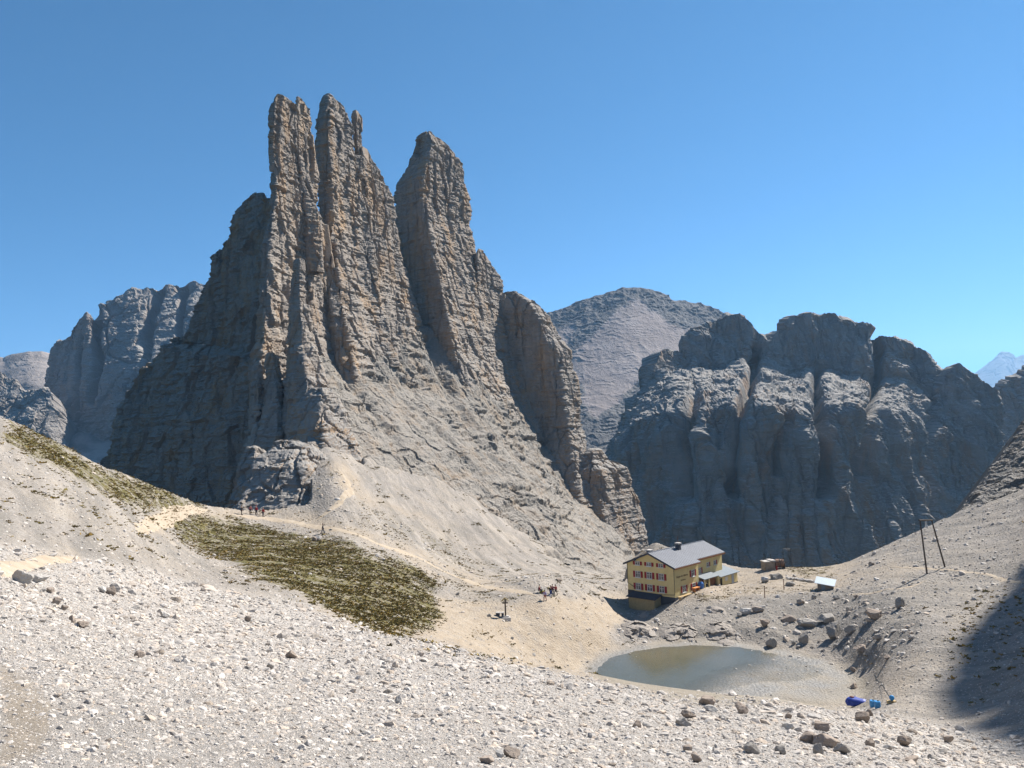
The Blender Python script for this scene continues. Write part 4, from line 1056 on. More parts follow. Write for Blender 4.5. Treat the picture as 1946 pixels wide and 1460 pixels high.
bm = B(); bm_hexa(bm, [(-1.75, -1.5, 1.26), (1.85, -1.5, .79), (1.85, 1.5, 1.53), (-1.75, 1.5, 2.0)], .09); part("roof", bm, plain("tin_roof", (0.40, 0.46, 0.50), 0.35, 0.5, 0.0, var=.06, scale=1.5), sd)
boxes("door", [(-.6, .1, -1.06, -1.003, -.3, 1.05)], plain("blue_grey_door", (.2, .25, .28)), sd)
boxes("post", [(1.5, 1.65, -1.35, -1.2, -.9, .82)], dark_wood, sd)
# ---- posts on the flat right of the hut
for (u, v, h, lab) in ((1453.5, 1137, 2.1, "nearer thin wooden post on the grassy flat right of the hut"), (1490, 1121, 1.9, "farther thin wooden post in front of the drystone wall")):
    q = put("marker_post", u, v, lab, "post", "wooden posts right of the hut")
    bm = B(); bm_tube(bm, (0, 0, -.3), (.02, 0, h), .085, .07, 7); part("pole", bm, brown_wood, q)
    boxes("cap", [(-.1, .12, -.09, .09, h, h + .12)], dark_wood, q)
# ---- tarpaulin, drums, pump, hose
tp = put("tarpaulin_heap", 1632, 1338, "dark blue tarpaulin wrapped over a long load at the edge of the mud flat", "tarpaulin", rz=R(-32))
bm = B(); g = bmesh.ops.create_icosphere(bm, subdivisions=4, radius=1.0)
for v_ in bm.verts:
    x, y, z = v_.co
    sx = math.copysign(abs(x) ** .55, x) * 1.45; sy = math.copysign(abs(y) ** .6, y) * .62; sz = max(-.15, math.copysign(abs(z) ** .6, z) * .62)
    from mathutils import noise as mnoise
    n_ = mnoise.noise(Vector((sx * 2.2, sy * 4, sz * 3))) * .12
    v_.co = (sx + n_, sy + n_, sz * (1 - .12 * sx) + n_ * .9)
part("cover", bm, tarp_blue, tp)
bm = B(); bm_ball(bm, (-.75, .1, .66), .2, 2, (1.5, 1, .7)); part("weight_stone", bm, plain("dark_red_stone", (.18, .07, .06)), tp)
bm = B(); bm_path(bm, [(1.2, -.6, .1), (1.45, -.3, .45), (1.5, .1, .5)], .035); part("strap", bm, white_paint, tp)
for u, v, lab in ((1659, 1344, "left one of the two turquoise drums beside the tarpaulin"), (1668, 1346, "right one of the two turquoise drums beside the tarpaulin")):
    b = put("plastic_drum", u, v, lab, "drum", "turquoise drums by the mud flat", rz=R(20))
    bm = B()
    for z0, z1, r in ((0, .1, .29), (.1, .32, .32), (.32, .38, .335), (.38, .62, .32), (.62, .72, .29)): bm_tube(bm, (0, 0, z0), (0, 0, z1), r, seg=16)
    part("body", bm, turq_plastic, b)
    bm = B(); bm_tube(bm, (.1, 0, .72), (.1, 0, .8), .1, seg=10); part("cap", bm, dark_metal, b)
pu = put("water_pump", 1695.5, 1336, "small blue pump on stones where the hose ends", "pump")
bm = B(); bm_ball(bm, (0, 0, .52), .27, 2, (1, 1, 1.1)); part("housing", bm, turq_plastic, pu)
boxes("base", [(-.5, .35, -.25, .25, -.1, .22)], pale_wood, pu)
def hose(name, px, label, r=.028, mat=dark_metal):
    pts = []
    for (u, v) in px:
        p = on_ground(u, v, 60); pts.append(p)
    dense = []
    for a, b_ in zip(pts[:-1], pts[1:]):
        for k in range(8):
            q = a.lerp(b_, k / 8); dense.append(Vector((q.x, q.y, gz(q.x, q.y) + r)))
    q = pts[-1]; dense.append(Vector((q.x, q.y, gz(q.x, q.y) + r)))
    bm = B(); o0 = dense[0]
    bm_path(bm, [d - o0 for d in dense], r, 5)
    o = part(name, bm, mat); o.location = o0
    return tag(o, label, "hose")
hose("water_hose", [(1663, 1282), (1674, 1296), (1683, 1312), (1694, 1331)], "thin dark hose running down the slope to the blue pump")
hose("water_hose", [(1665, 1284), (1670, 1300), (1675, 1320), (1677, 1336)], "thin dark hose running down to the drums left of the pump", .02)
# ---- drystone wall
wl_ = empty("drystone_wall", on_ground(1525, 1105, 60)); tag(wl_, "low broken drystone wall on the grassy flat behind the posts", "stone wall")
bm = B(); rr = random.Random(5)
for k in range(46):
    u = 1496 + k * 1.25; v = 1100 + (k / 46) * 8 + rr.uniform(-1, 1.2)
    p = on_ground(u, v, 60) - wl_.location
    bm_ball(bm, p + Vector((0, 0, .12 + .22 * rr.random())), .26, 1, (rr.uniform(.7, 1.5), rr.uniform(.7, 1.1), rr.uniform(.5, .9)))
part("stones", bm, white_stone, wl_)

# ================================================================== people
skin_m = plain("skin", (0.42, 0.25, 0.17), 0.6, 0.3, var=.05)
hair_m = plain("dark_hair", (0.035, 0.025, 0.02), 0.7, 0.2)
def cloth(name, c): return plain(name, c, 0.9, 0.1, var=.15, scale=9)
def skin_mesh(name, verts, edges, radii, mat, parent, root=0, sub=1):
    me = bpy.data.meshes.new(name); me.from_pydata(verts, edges, []); o = link(bpy.data.objects.new(name, me))
    bpy.context.view_layer.objects.active = o
    md = o.modifiers.new("s", 'SKIN'); md.use_smooth_shade = True
    if not me.skin_vertices: me.skin_vertices.new()
    for i, sv in enumerate(me.skin_vertices[0].data):
        r = radii[i]; sv.radius = r if isinstance(r, tuple) else (r, r); sv.use_root = (i == root)
    m2 = o.modifiers.new("u", 'SUBSURF'); m2.levels = sub; m2.render_levels = sub
    bpy.context.view_layer.update()
    m = bpy.data.meshes.new_from_object(o.evaluated_get(bpy.context.evaluated_depsgraph_get()))
    bpy.data.objects.remove(o); bpy.data.meshes.remove(me)
    m.name = name; m.materials.clear(); m.materials.append(mat); m.shade_smooth()
    return link(bpy.data.objects.new(name, m), parent)
def person(u, v, face, label, top, legs, pose="stand", group=None, pack=None, shorts=False, hat=None):
    """face: heading in degrees the person looks towards (0 = away from the viewer, 90 = right)"""
    root = put("person", u, v, label, "person", group, rz=R(-face))
    sit = pose == "sit"; st_ = {"walk": .32, "stand": .07}.get(pose, .0)
    hz = .46 if sit else .93
    J = {"pel": (0, 0, hz), "bel": (0, .01, hz + .16), "che": (0, .03 if not sit else .06, hz + .38), "nek": (0, .03, hz + .55), "hd0": (0, .05, hz + .64), "hd1": (0, .06, hz + .80)}
    for s, n in ((-1, "l"), (1, "r")):
        J["sh" + n] = (s * .19, .03, hz + .47); J["el" + n] = (s * .26, -.02 + (.12 if pose == "walk" and s > 0 else 0), hz + .20)
        J["wr" + n] = (s * .27, .13 + (.05 if s > 0 else 0), hz + .0)
        J["hp" + n] = (s * .1, 0, hz - .04)
        if sit: J["kn" + n] = (s * .14, .42, .47); J["an" + n] = (s * .13, .5, .08); J["to" + n] = (s * .14, .66, .05)
        else:
            J["kn" + n] = (s * .11, s * st_ * .55 + .04, .5); J["an" + n] = (s * .11, s * st_, .09); J["to" + n] = (s * .12, s * st_ + .17, .045)
    rad = {"pel": (.15, .11), "bel": (.135, .1), "che": (.165, .115), "nek": .055, "hd0": .085, "hd1": .095}
    for n in "lr": rad.update({"sh" + n: .062, "el" + n: .043, "wr" + n: .03, "hp" + n: .09, "kn" + n: .062, "an" + n: .043, "to" + n: .04})
    E = [("pel", "bel"), ("bel", "che"), ("che", "nek"), ("nek", "hd0"), ("hd0", "hd1")]
    for n in "lr": E += [("che", "sh" + n), ("sh" + n, "el" + n), ("el" + n, "wr" + n), ("pel", "hp" + n), ("hp" + n, "kn" + n), ("kn" + n, "an" + n), ("an" + n, "to" + n)]
    for s, n in ((-1, "l"), (1, "r")):                  # palm, four fingers and a thumb
        w = Vector(J["wr" + n]); J["pa" + n] = tuple(w + Vector((0, .03, -.07))); rad["pa" + n] = (.036, .018); E.append(("wr" + n, "pa" + n))
        for k in range(4):
            b_ = Vector(J["pa" + n]) + Vector((0, -.03 + k * .02, -.035)); t_ = b_ + Vector((-s * .012, .012, -.05 - .012 * (1 - abs(k - 1.6) / 2)))
            J[f"f{k}{n}"] = tuple(b_); J[f"g{k}{n}"] = tuple(t_); rad[f"f{k}{n}"] = .009; rad[f"g{k}{n}"] = .008
            E += [("pa" + n, f"f{k}{n}"), (f"f{k}{n}", f"g{k}{n}")]
        J["th" + n] = tuple(w + Vector((-s * .03, .075, -.07))); rad["th" + n] = .01; E.append(("pa" + n, "th" + n))
    names = list(J); ix = {n: i for i, n in enumerate(names)}
    skin_mesh("body", [J[n] for n in names], [(ix[a], ix[b_]) for a, b_ in E], [rad[n] for n in names], skin_m, root)
    def garment(name, keys, edges, grow, mat):
        skin_mesh(name, [J[k] for k in keys], [(keys.index(a), keys.index(b_)) for a, b_ in edges],
                  [tuple(q + grow for q in rad[k]) if isinstance(rad[k], tuple) else rad[k] + grow for k in keys], mat, root)
    ks = ["pel", "bel", "che", "shl", "ell", "wrl", "shr", "elr", "wrr"]
    garment("jacket", ks, [("pel", "bel"), ("bel", "che"), ("che", "shl"), ("shl", "ell"), ("ell", "wrl"), ("che", "shr"), ("shr", "elr"), ("elr", "wrr")], .022, top)
    ks = ["pel", "hpl", "knl", "hpr", "knr"] + ([] if shorts else ["anl", "anr"])
    garment("trousers", ks, [("pel", "hpl"), ("hpl", "knl"), ("pel", "hpr"), ("hpr", "knr")] + ([] if shorts else [("knl", "anl"), ("knr", "anr")]), .02, legs)
    bm = B(); h0 = Vector(J["hd1"])
    bm_ball(bm, h0 + Vector((0, -.02, .035)), .108, 2, (.95, 1.0, .9)); part("hair" if hat is None else "hat", bm, hat or hair_m, root, smooth=True)
    for nm, c_, r_, q_, m_ in (("nose", (0, .1, -.05), .018, (.8, 1.2, 1.3), skin_m), ("ear", (-.095, .01, -.04), .025, (.4, .8, 1.3), skin_m), ("ear", (.095, .01, -.04), .025, (.4, .8, 1.3), skin_m),
                               ("eye", (-.035, .09, -.02), .012, (1, 1, 1), hair_m), ("eye", (.035, .09, -.02), .012, (1, 1, 1), hair_m), ("mouth", (0, .088, -.094), .02, (1.4, .4, .3), hair_m)):
        bm = B(); bm_ball(bm, h0 + Vector(c_), r_, 1, q_); part(nm, bm, m_, root, smooth=True)
    for n in "lr":
        bm = B(); a_, t_ = Vector(J["an" + n]), Vector(J["to" + n])
        bm_box(bm, a_.x - .055, a_.x + .055, a_.y - .08, t_.y + .07, min(a_.z, t_.z) - .06, a_.z + .03); part("shoe", bm, dark_wood, root, bevel=.02)
    if pack:
        bm = B(); c_ = Vector(J["che"]); bm_box(bm, -.16, .16, c_.y - .34, c_.y - .12, c_.z - .3, c_.z + .17); part("backpack", bm, pack, root, bevel=.05)
    return root
red = cloth("red_jacket", (.30, .02, .025)); dkred = cloth("maroon_jacket", (.14, .012, .03)); navy = cloth("navy_cloth", (.012, .016, .05)); blue = cloth("blue_cloth", (.02, .045, .17))
black = cloth("black_cloth", (.018, .017, .02)); lav = cloth("lavender_shirt", (.30, .27, .45)); rust = cloth("rust_trousers", (.28, .055, .02)); olive = cloth("olive_pack", (.14, .17, .02)); grey = cloth("grey_cloth", (.10, .10, .11))
GV = "hikers resting on the flat left of the hut"
person(1036, 1143, 200, "person in lavender shirt and rust trousers walking with a dark backpack", lav, rust, "walk", GV, pack=grey)
person(1046.5, 1134, 150, "person in black jacket and blue trousers standing upright left of two red jackets", black, blue, "stand", GV)
person(1050.5, 1131, 190, "person in maroon jacket standing between the black and the bright red jackets", dkred, grey, "stand", GV, pack=None)
person(1056.5, 1132, 215, "person in bright red jacket striding with legs apart at the group's right end", red, grey, "walk", GV)
person(1025, 1127, 120, "person in dark clothes sitting on the ground beside the green pack", dkred, black, "sit", GV)
rk_ = put("rucksack", 1030, 1128, "olive green rucksack lying between the sitting and the walking hiker", "rucksack", rz=R(30))
bm = B(); bm_box(bm, -.45, .45, -.22, .22, 0, .42); part("bag", bm, olive, rk_, bevel=.12)
bm = B(); bm_box(bm, -.3, .3, -.3, -.2, .1, .32); part("pocket", bm, cloth("dark_red_pocket", (.16, .03, .02)), rk_, bevel=.05)
GS = "hikers on the saddle below the towers"
person(500, 983, 30, "person in red top raising a bent arm at the right end of the saddle group", red, grey, "stand", GS)
person(487.5, 979, 200, "person in red jacket and helmet in the middle of the saddle group", red, navy, "stand", GS, hat=cloth("red_helmet", (.4, .03, .03)))
person(476, 978, 160, "person in pink top and black trousers second from the left on the saddle", cloth("pink_top", (.45, .16, .14)), black, "stand", GS)
person(459, 979, 90, "person all in black standing alone at the left end of the saddle", black, black, "stand", GS)
person(614, 1014, 250, "person in grey walking alone on the path below the saddle", grey, grey, "walk")

# ================================================================== STONES
def ico_dirs(sub):
    bm = B(); bmesh.ops.create_icosphere(bm, subdivisions=sub, radius=1.0)
    bm.verts.ensure_lookup_table()
    V = np.array([v.co[:] for v in bm.verts]); Fq = np.array([[v.index for v in f.verts] for f in bm.faces]); bm.free()
    return V, Fq
_ico = {k: ico_dirs(k) for k in (1, 2, 3, 4)}
def stone_proto(sub, seed, planes=9, rough=0.0):
    r_ = np.random.default_rng(seed)
    V, Fq = _ico[sub]
    n = r_.normal(size=(planes, 3)); n /= np.linalg.norm(n, axis=1)[:, None]
    d = r_.uniform(0.55, 0.95, planes)
    q = V @ n.T
    rad = np.min(np.where(q > 0.05, d / np.maximum(q, 0.05), 9), 1)
    rad = np.minimum(rad, 1.25)
    P = V * rad[:, None]
    if rough:
        P = P * (1 + rough * fbm(P + seed * 3.1, 0.55, 4, 0.6)[:, None])
        f1, f2, h, t = cells(P + seed, 0.5, 2.0)
        P = P * (1 + rough * 0.7 * (h + t))[:, None]
    return P, Fq
def rot_z(a): c, s = math.cos(a), math.sin(a); return np.array([[c, -s, 0], [s, c, 0], [0, 0, 1]])
def stone_material(name, a, b):
    m = Mat(name, 0.95, 0.1)
    at_ = m.n("ShaderNodeAttribute", {"attribute_name": "tint"})
    p = m.pos()
    c = m.mix(m.mr(m.noise(p, 5.0, 6.0, 0.7), 0.3, 0.7), a, b)
    m.color(m.mix(1.0, c, at_.outputs[0], 'MULTIPLY'))
    m.bump(m.noise(p, 9.0, 6.0, 0.7), 0.6, 0.04)
    return m.m
scree_stone = stone_material("scree_stone", (0.345, 0.318, 0.29), (0.50, 0.468, 0.432))
def scatter(name, label, n, arng, yrng, accept, rpx, alpha, rmax, mat, seed, sink=0.25):
    r_ = np.random.default_rng(seed)
    a = r_.uniform(arng[0], arng[1], n); Y = np.exp(r_.uniform(math.log(yrng[0]), math.log(yrng[1]), n))
    i = np.clip(np.searchsorted(ga, a), 0, NA - 1); j = np.clip((np.log(Y / 2) / math.log(180) * (NB - 1)).astype(int), 0, NB - 1)
    ok = r_.random(n) < accept(j, i)
    a, Y, i, j = a[ok], Y[ok], i[ok], j[ok]; n = len(a)
    X = a * Y
    r = Y / F * np.minimum(rpx * (1 - r_.random(n)) ** (-1 / alpha), rmax)
    z = ground_z(X, Y) + r * r_.uniform(-.1, .35, n) - r * sink
    px = r * F / Y
    V, Fa, T, base = [], [], [], 0
    for sub, msk in ((1, px < 3.4), (2, px >= 3.4)):
        protos = [stone_proto(sub, 100 + seed * 7 + k, 8) for k in range(14)]
        ids = np.where(msk)[0]; pr = r_.integers(0, len(protos), len(ids))
        for k, (P, Fq) in enumerate(protos):
            q = ids[pr == k]
            if not len(q): continue
            an = r_.uniform(0, math.tau, len(q)); ca, sa = np.cos(an), np.sin(an)
            sc3 = np.stack([r_.uniform(.8, 1.35, len(q)), r_.uniform(.65, 1.0, len(q)), r_.uniform(.45, .85, len(q))], 1) * r[q][:, None]
            L = P[None] * sc3[:, None]
            W3 = np.stack([L[..., 0] * ca[:, None] - L[..., 1] * sa[:, None], L[..., 0] * sa[:, None] + L[..., 1] * ca[:, None], L[..., 2] + L[..., 0] * r_.uniform(-.35, .35, len(q))[:, None]], -1)
            W3 += np.stack([X[q], Y[q], z[q]], 1)[:, None]
            V.append(W3.reshape(-1, 3)); m = len(P)
            Fa.append((Fq[None] + (np.arange(len(q)) * m)[:, None, None]).reshape(-1, 3) + base); base += m * len(q)
            t = r_.normal(1.0, .15, len(q)); w_ = r_.random(len(q)) ** 3 * .16
            T.append(np.repeat(np.stack([t * (1 + w_ * .4), t * (1 - w_ * .3), t * (1 - w_), np.ones(len(q))], 1), m, 0))
    o = mesh_arrays(name, np.concatenate(V), [np.concatenate(Fa)], mat, attrs={"tint": np.clip(np.concatenate(T), .45, 1.5)})
    return tag(o, label, kind="stuff")
nograss = lambda j, i: 1 - 0.9 * np.clip(GRASS[j, i] * 1.2, 0, 1)
scatter("gravel", "loose pale scree stones covering the near slope", 270000, (-.76, .76), (5.0, 98), lambda j, i: sstep(.3, .8, SCREE[j, i]) * (1 - .8 * SAND[j, i]) * (GY[j, i] < 100), 1.4, 2.8, 9.5, scree_stone, 1)
scatter("gravel", "fine grey rubble strewn over the hillsides", 95000, (-.75, .8), (32, 172), lambda j, i: (1 - sstep(.2, .7, SCREE[j, i])) * (1 - MUD[j, i]) * (1 - .75 * SAND[j, i]) * nograss(j, i) * (GY[j, i] <= edge_Y(GA[j, i])), 0.95, 3.0, 4.5, scree_stone, 2)
scatter("rubble", "broken blocks lying on the bank between hut and tarn", 3600, (.1, .66), (85, 150), lambda j, i: RUBBLE[j, i] * .9, 1.6, 2.1, 7, scree_stone, 3)
scatter("pebbles", "single stones on the mud flat and sandy ground", 1500, (-.05, .5), (95, 150), lambda j, i: np.maximum(MUD[j, i] * .35, SAND[j, i] * .8), 1.1, 2.4, 4, scree_stone, 4)

# ------------------------------------------------------------------ boulders one can point to
bmat = {"pale": stone_material("pale_boulder", (0.37, 0.345, 0.32), (0.47, 0.445, 0.41)), "grey": stone_material("grey_boulder", (0.24, 0.222, 0.2), (0.36, 0.333, 0.302)),
        "brown": stone_material("brown_boulder", (0.235, 0.192, 0.158), (0.34, 0.285, 0.24))}
BOULD = [  # u, v of its foot, width and height in picture units, colour, label
 (40,1108,36,24,"pale","large pale boulder at the bend of the left path, biggest stone of the left slope"),
 (70,1108,34,16,"pale","low white slab half buried just right of the large pale path boulder"),
 (92,1126,18,9,"brown","flat brown stone lying below the white slab near the left path"),
 (210,1131,19,15,"brown","rounded dark brown boulder beside a smaller pale one on the left scree"),
 (193,1126,16,11,"pale","smaller pale stone touching the rounded dark brown boulder"),
 (107,1149,18,13,"brown","rounded brown stone, upper one of the pair under the path boulder"),
 (120,1160,15,9,"brown","flat brown stone, lower one of the pair under the path boulder"),
 (134,1184,12,14,"brown","upright brown stone left of a wide flat brown stone"),
 (153,1193,24,11,"brown","wide flat brown stone low on the left scree"),
 (311,1174,20,12,"pale","pale stone with dark underside alone in the middle of the grey scree"),
 (471,1182,13,11,"brown","small brown stone alone below the grass slope"),
 (551,1252,22,14,"brown","broad tan boulder half way along the middle scree"),
 (262,1250,20,12,"brown","tan stone in the coarse part of the left scree"),
 (513,1272,14,11,"grey","small dark stone left below the broad tan boulder"),
 (757,1338,15,14,"pale","pointed pale stone standing alone in the middle scree"),
 (973,1441,32,20,"brown","blocky brown boulder with a flat front at the bottom centre"),
 (950,1441,16,14,"pale","pale stone leaning on the left end of the blocky brown boulder"),
 (925,1452,28,12,"brown","long low brown stone just below the blocky boulder at bottom centre"),
 (1345,1342,32,15,"brown","long brown boulder on the crest right under the tarn water"),
 (1352,1352,28,9,"pale","flat pale slab directly in front of the long brown crest boulder"),
 (1411,1357,24,20,"brown","dark triangular boulder sticking up on the crest below the mud flat"),
 (1310,1365,27,13,"brown","brown block, upper of the two stacked blocks left of the triangular boulder"),
 (1300,1380,29,15,"grey","grey block, lower of the two stacked blocks left of the triangular boulder"),
 (1210,1384,18,13,"brown","brown stone alone left of the stacked blocks on the lower scree"),
 (1430,1433,30,20,"grey","smooth grey boulder alone at the bottom right of centre"),
 (1562,1390,30,16,"brown","slanting brown slab above the big boulder cluster"),
 (1537,1413,30,20,"brown","dark brown block at the left end of the big boulder cluster"),
 (1573,1421,48,24,"brown","broadest boulder in the middle of the big cluster"),
 (1603,1433,32,19,"grey","grey boulder at the right end of the big cluster"),
 (1556,1435,20,20,"grey","upright grey boulder in front of the big cluster"),
 (1500,1388,20,12,"pale","pale angular stone left above the big boulder cluster"),
 (1499,1368,15,12,"brown","small brown stone above the pale angular one"),
 (1549,1369,25,9,"pale","long flat pale slab right above the slanting brown slab"),
 (1640,1373,28,18,"brown","large square brown boulder in front of the turquoise drums"),
 (1653,1362,13,13,"brown","small pointed brown stone behind the square brown boulder"),
 (1721,1419,27,18,"brown","rounded brown boulder right of the boulder cluster"),
 (1806,1413,20,13,"brown","brown boulder alone farthest right on the lower scree"),
 (1656,1420,18,14,"brown","tan stone between the boulder cluster and the rounded brown boulder"),
 (1775,1446,18,11,"grey","grey stone near the bottom edge under the farthest right boulder"),
 (1325,1450,18,18,"brown","dark upright stone near the bottom edge left of the smooth grey boulder"),
 (1308,1430,18,12,"brown","tan stone just above the dark upright stone near the bottom edge"),
 (1484,1434,22,16,"grey","grey block between the smooth grey boulder and the big cluster"),
 (1736,1453,30,12,"brown","brown block cut low at the bottom edge under the rounded brown boulder"),
 (1468,1231,24,22,"grey","pointed grey boulder standing on the far shore of the tarn"),
 (1528,1223,22,22,"grey","blunt leaning boulder right of the pointed one on the tarn shore"),
 (1509,1226,10,8,"grey","small dark stone between the pointed and the leaning shore boulders"),
 (1456,1192,20,15,"brown","rounded brown boulder on the bank above the pointed shore boulder"),
 (1418,1168,24,12,"pale","pale flat boulder on the bank below the hut porch"),
 (1441,1164,26,11,"brown","brown flat boulder touching the pale flat one below the porch"),
 (1407,1173,13,9,"grey","small grey boulder left below the pale flat boulder on the bank"),
 (1523,1149,17,11,"brown","brown boulder below the tin roofed shed on the bank's upper edge"),
 (1627,1137,11,7,"brown","small brown boulder on the path right of the tin roofed shed"),
 (1548,1138,12,8,"grey","small grey boulder directly under the tin roofed shed"),
 (1664,1178,34,22,"brown","big dark overhanging boulder with a pale top on the right slope"),
 (1713,1156,24,22,"grey","dark grey boulder upslope right of the overhanging boulder"),
 (1614,1163,14,11,"grey","triangular grey boulder left of the overhanging boulder"),
 (1588,1213,36,30,"grey","tall dark crag in the middle of the rubble bank"),
 (1574,1184,40,18,"grey","broad rock step above the tall dark crag"),
 (1540,1192,44,16,"grey","long jointed outcrop at the left of the rubble bank"),
 (1500,1183,30,14,"brown","brown outcrop block left of the long jointed outcrop"),
 (1497,1182,22,9,"pale","pale slab lying against the brown outcrop block"),
 (1618,1204,26,18,"grey","grey crag just right of the tall dark crag"),
 (1640,1240,32,14,"brown","tan boulder heap at the lower right foot of the rubble bank"),
 (1687,1253,15,8,"brown","small brown rock at the right end of the bank foot"),
 (1672,1216,20,12,"grey","low grey rock above the right end of the bank foot"),
 (1622,1278,11,9,"brown","brown stone at the right edge of the mud flat"),
 (1624,1309,14,9,"brown","red brown stone at the edge of the mud flat above the tarpaulin"),
 (603,1027,14,8,"pale","white stone shining at the top edge of the grass slope"),
 (597,1028,9,7,"brown","dark stone touching the white stone at the top of the grass slope"),
 (1455,1107,18,11,"pale","pale boulder with dark foot behind the nearer wooden post"),
 (1478,1101,28,12,"grey","wide grey outcrop below the cable drum"),
 (1503,1114,20,9,"grey","flat grey boulder beside the farther wooden post"),
 (1890,1064,9,6,"pale","white stone high on the right slope above the path"),
 (1657,1075,14,8,"brown","brown rock near the skyline of the right slope"),
 (1592,1139,16,9,"grey","low grey rock right below the small shed"),
 (930,1172,8,5,"grey","small dark rock left of the white stone bench"),
 (1062,1105,12,5,"brown","brown stone on the scree above the resting hikers"),
]
def boulder(u, v, w, h, col, label, k):
    p = on_ground(u, v, 6.0)
    q_ = .86 if v < 1260 and u > 1390 else 1.0
    r = q_ * w / 2 * p.y / F; hz = q_ * h * p.y / F
    P, Fq = stone_proto(4 if w > 18 else 3, 500 + k, 10, 0.10)
    lo, hi = P.min(0), P.max(0)
    P = (P - (lo + hi) / 2) / ((hi - lo) / 2)
    P = P @ rot_z(k * 0.0).T * np.array([r, r * 0.8, hz * 0.62])
    P[:, 2] += hz * 0.40
    o = mesh_arrays("boulder", P, [Fq], bmat[col], attrs={"tint": np.ones((len(P), 4)) * np.array([*([random.uniform(.85, 1.12)] * 3), 1])})
    o.location = p + Vector((0, r * .35, 0))
    tag(o, label, "boulder")
for k, b in enumerate(BOULD): boulder(*b, k)
# bedded rock ledges along the far shore
for k, (u, v, w, h, lab) in enumerate(((1215, 1212, 80, 17, "leftmost bedded rock ledge on the far shore of the tarn"), (1300, 1214, 96, 16, "middle bedded rock ledge on the far shore of the tarn"),
                                       (1378, 1211, 74, 16, "right bedded rock ledge on the far shore of the tarn"), (1385, 1226, 44, 7, "low thin rock ledge at the water's edge below the right ledge"),
                                       (1318, 1222, 22, 9, "small stepped rock at the water's edge below the middle ledge"), (1365, 1166, 44, 8, "reddish rock band on the bank below the log pile"),
                                       (1232, 1172, 30, 6, "thin dark rock band below the shadow of the hut"))):
    p = on_ground(u, v, 60.0); r = w / 2 * p.y / F; hz = h * p.y / F
    t = np.linspace(-1, 1, 120); q = np.linspace(0, 1, 46); T_, Q_ = np.meshgrid(t, q)
    env = np.clip((1 - np.abs(T_) ** 2.2), 0, 1)
    Pl = np.stack([T_ * r, Q_ * 2.4 * hz * 1.6 - .6 * hz, np.minimum(Q_ * 2.4, 1) * hz * env - .35 + np.maximum(Q_ - .42, 0) * hz * .4], -1)
    wob_ = Pl + np.array(p)
    f1, f2, hh, tt = cells(wob_, (1.6, 1.6, .55), 3.0)
    Pl[..., 1] -= (hh * .9 + tt * .7 + fbm(wob_, 1.2, 4) * .6) * min(1.0, hz)
    Pl[..., 2] += hh * .35 * env * min(1.0, hz) + fbm(wob_, .7, 3, off=4) * .12
    o = mesh_arrays("rock_ledge", Pl.reshape(-1, 3), [grid_faces(46, 120)], bmat["grey"], attrs={"tint": np.ones((Pl[..., 0].size, 4)) * np.array([.95, .92, .9, 1])})
    o.location = p; tag(o, lab, "rock ledge")

# ================================================================== GRASS
gt = Mat("alpine_turf", 0.9, 0.1)
ga_ = gt.n("ShaderNodeAttribute", {"attribute_name": "tint"})
gt.color(gt.mix(1.0, gt.mix(gt.mr(gt.noise(gt.pos(), 1.5, 5.0), .35, .65), (0.22, 0.185, 0.075), (0.155, 0.14, 0.05)), ga_.outputs[0], 'MULTIPLY'))
def tufts(name, label, n, prob, size, seed, blades=7):
    r_ = np.random.default_rng(seed)
    wgt = prob * GY ** 1.0 * (GY < edge_Y(GA) + .5)
    wgt = wgt * (np.gradient(GX, axis=1))
    c_ = np.cumsum(wgt.ravel()); idx = np.searchsorted(c_, r_.random(n) * c_[-1])
    j, i = idx // NA, idx % NA
    X = GX[j, i] + r_.normal(0, .15, n); Y = GY[j, i] + r_.normal(0, .25, n); z = ground_z(X, Y)
    s = size * r_.lognormal(0, .35, n)
    an = r_.uniform(0, math.tau, (n, blades)); rr_ = r_.uniform(.0, .75, (n, blades)); hh = r_.uniform(.35, 1.0, (n, blades)) * .24
    bx = np.cos(an) * rr_; by = np.sin(an) * rr_
    a2 = r_.uniform(0, math.tau, (n, blades)); wd = r_.uniform(.22, .42, (n, blades))
    ex, ey = np.cos(a2) * wd, np.sin(a2) * wd
    tx, ty = bx * 1.35, by * 1.35
    V = np.stack([np.stack([bx - ex, by - ey, 0 * bx - .08], -1), np.stack([bx + ex, by + ey, 0 * bx - .08], -1), np.stack([tx, ty, hh], -1)], 2)
    V = V * s[:, None, None, None] + np.stack([X, Y, z], 1)[:, None, None, :]
    Fq = np.arange(n * blades * 3).reshape(-1, 3)
    t = r_.normal(1, .2, n); yl = r_.random(n) * .35
    T = np.repeat(np.stack([t * (1 + yl), t, t * (1 - yl), np.ones(n)], 1), blades * 3, 0)
    return tag(mesh_arrays(name, V.reshape(-1, 3), [Fq], gt.m, attrs={"tint": np.clip(T, .4, 1.9)}), label, kind="stuff")
_cl = fbm(P0 @ np.array([[.75, -.66, 0], [.66, .75, 0], [0, 0, 1]]), (6.0, 1.8, 3.0), 4, .65, off=60)
_cl2 = perlin(P0, 14, 61)
tufts("grass", "olive brown alpine turf in broken patches", 24000, np.clip(GRASS, 0, 1) ** 1.6 * sstep(.14, -.20, -_cl - .26 * GRASS + .15 + .22 * _cl2), .34, 11)
_sl = (1 - SCREE) * (1 - MUD) * (1 - .8 * SAND) * (1 - ROCK) * (GY > 40)
tufts("grass", "scattered dark tufts on the scree slopes", 5200, _sl * sstep(.22, .42, _cl) * (GA < .25) + .10 * _sl * sstep(.25, .45, _cl) * (GA > .4), .36, 12)
_tx = zone([([(1790,1290),(1800,1180),(1860,1120),(1990,1120),(1990,1300)], 1.0)], 10)
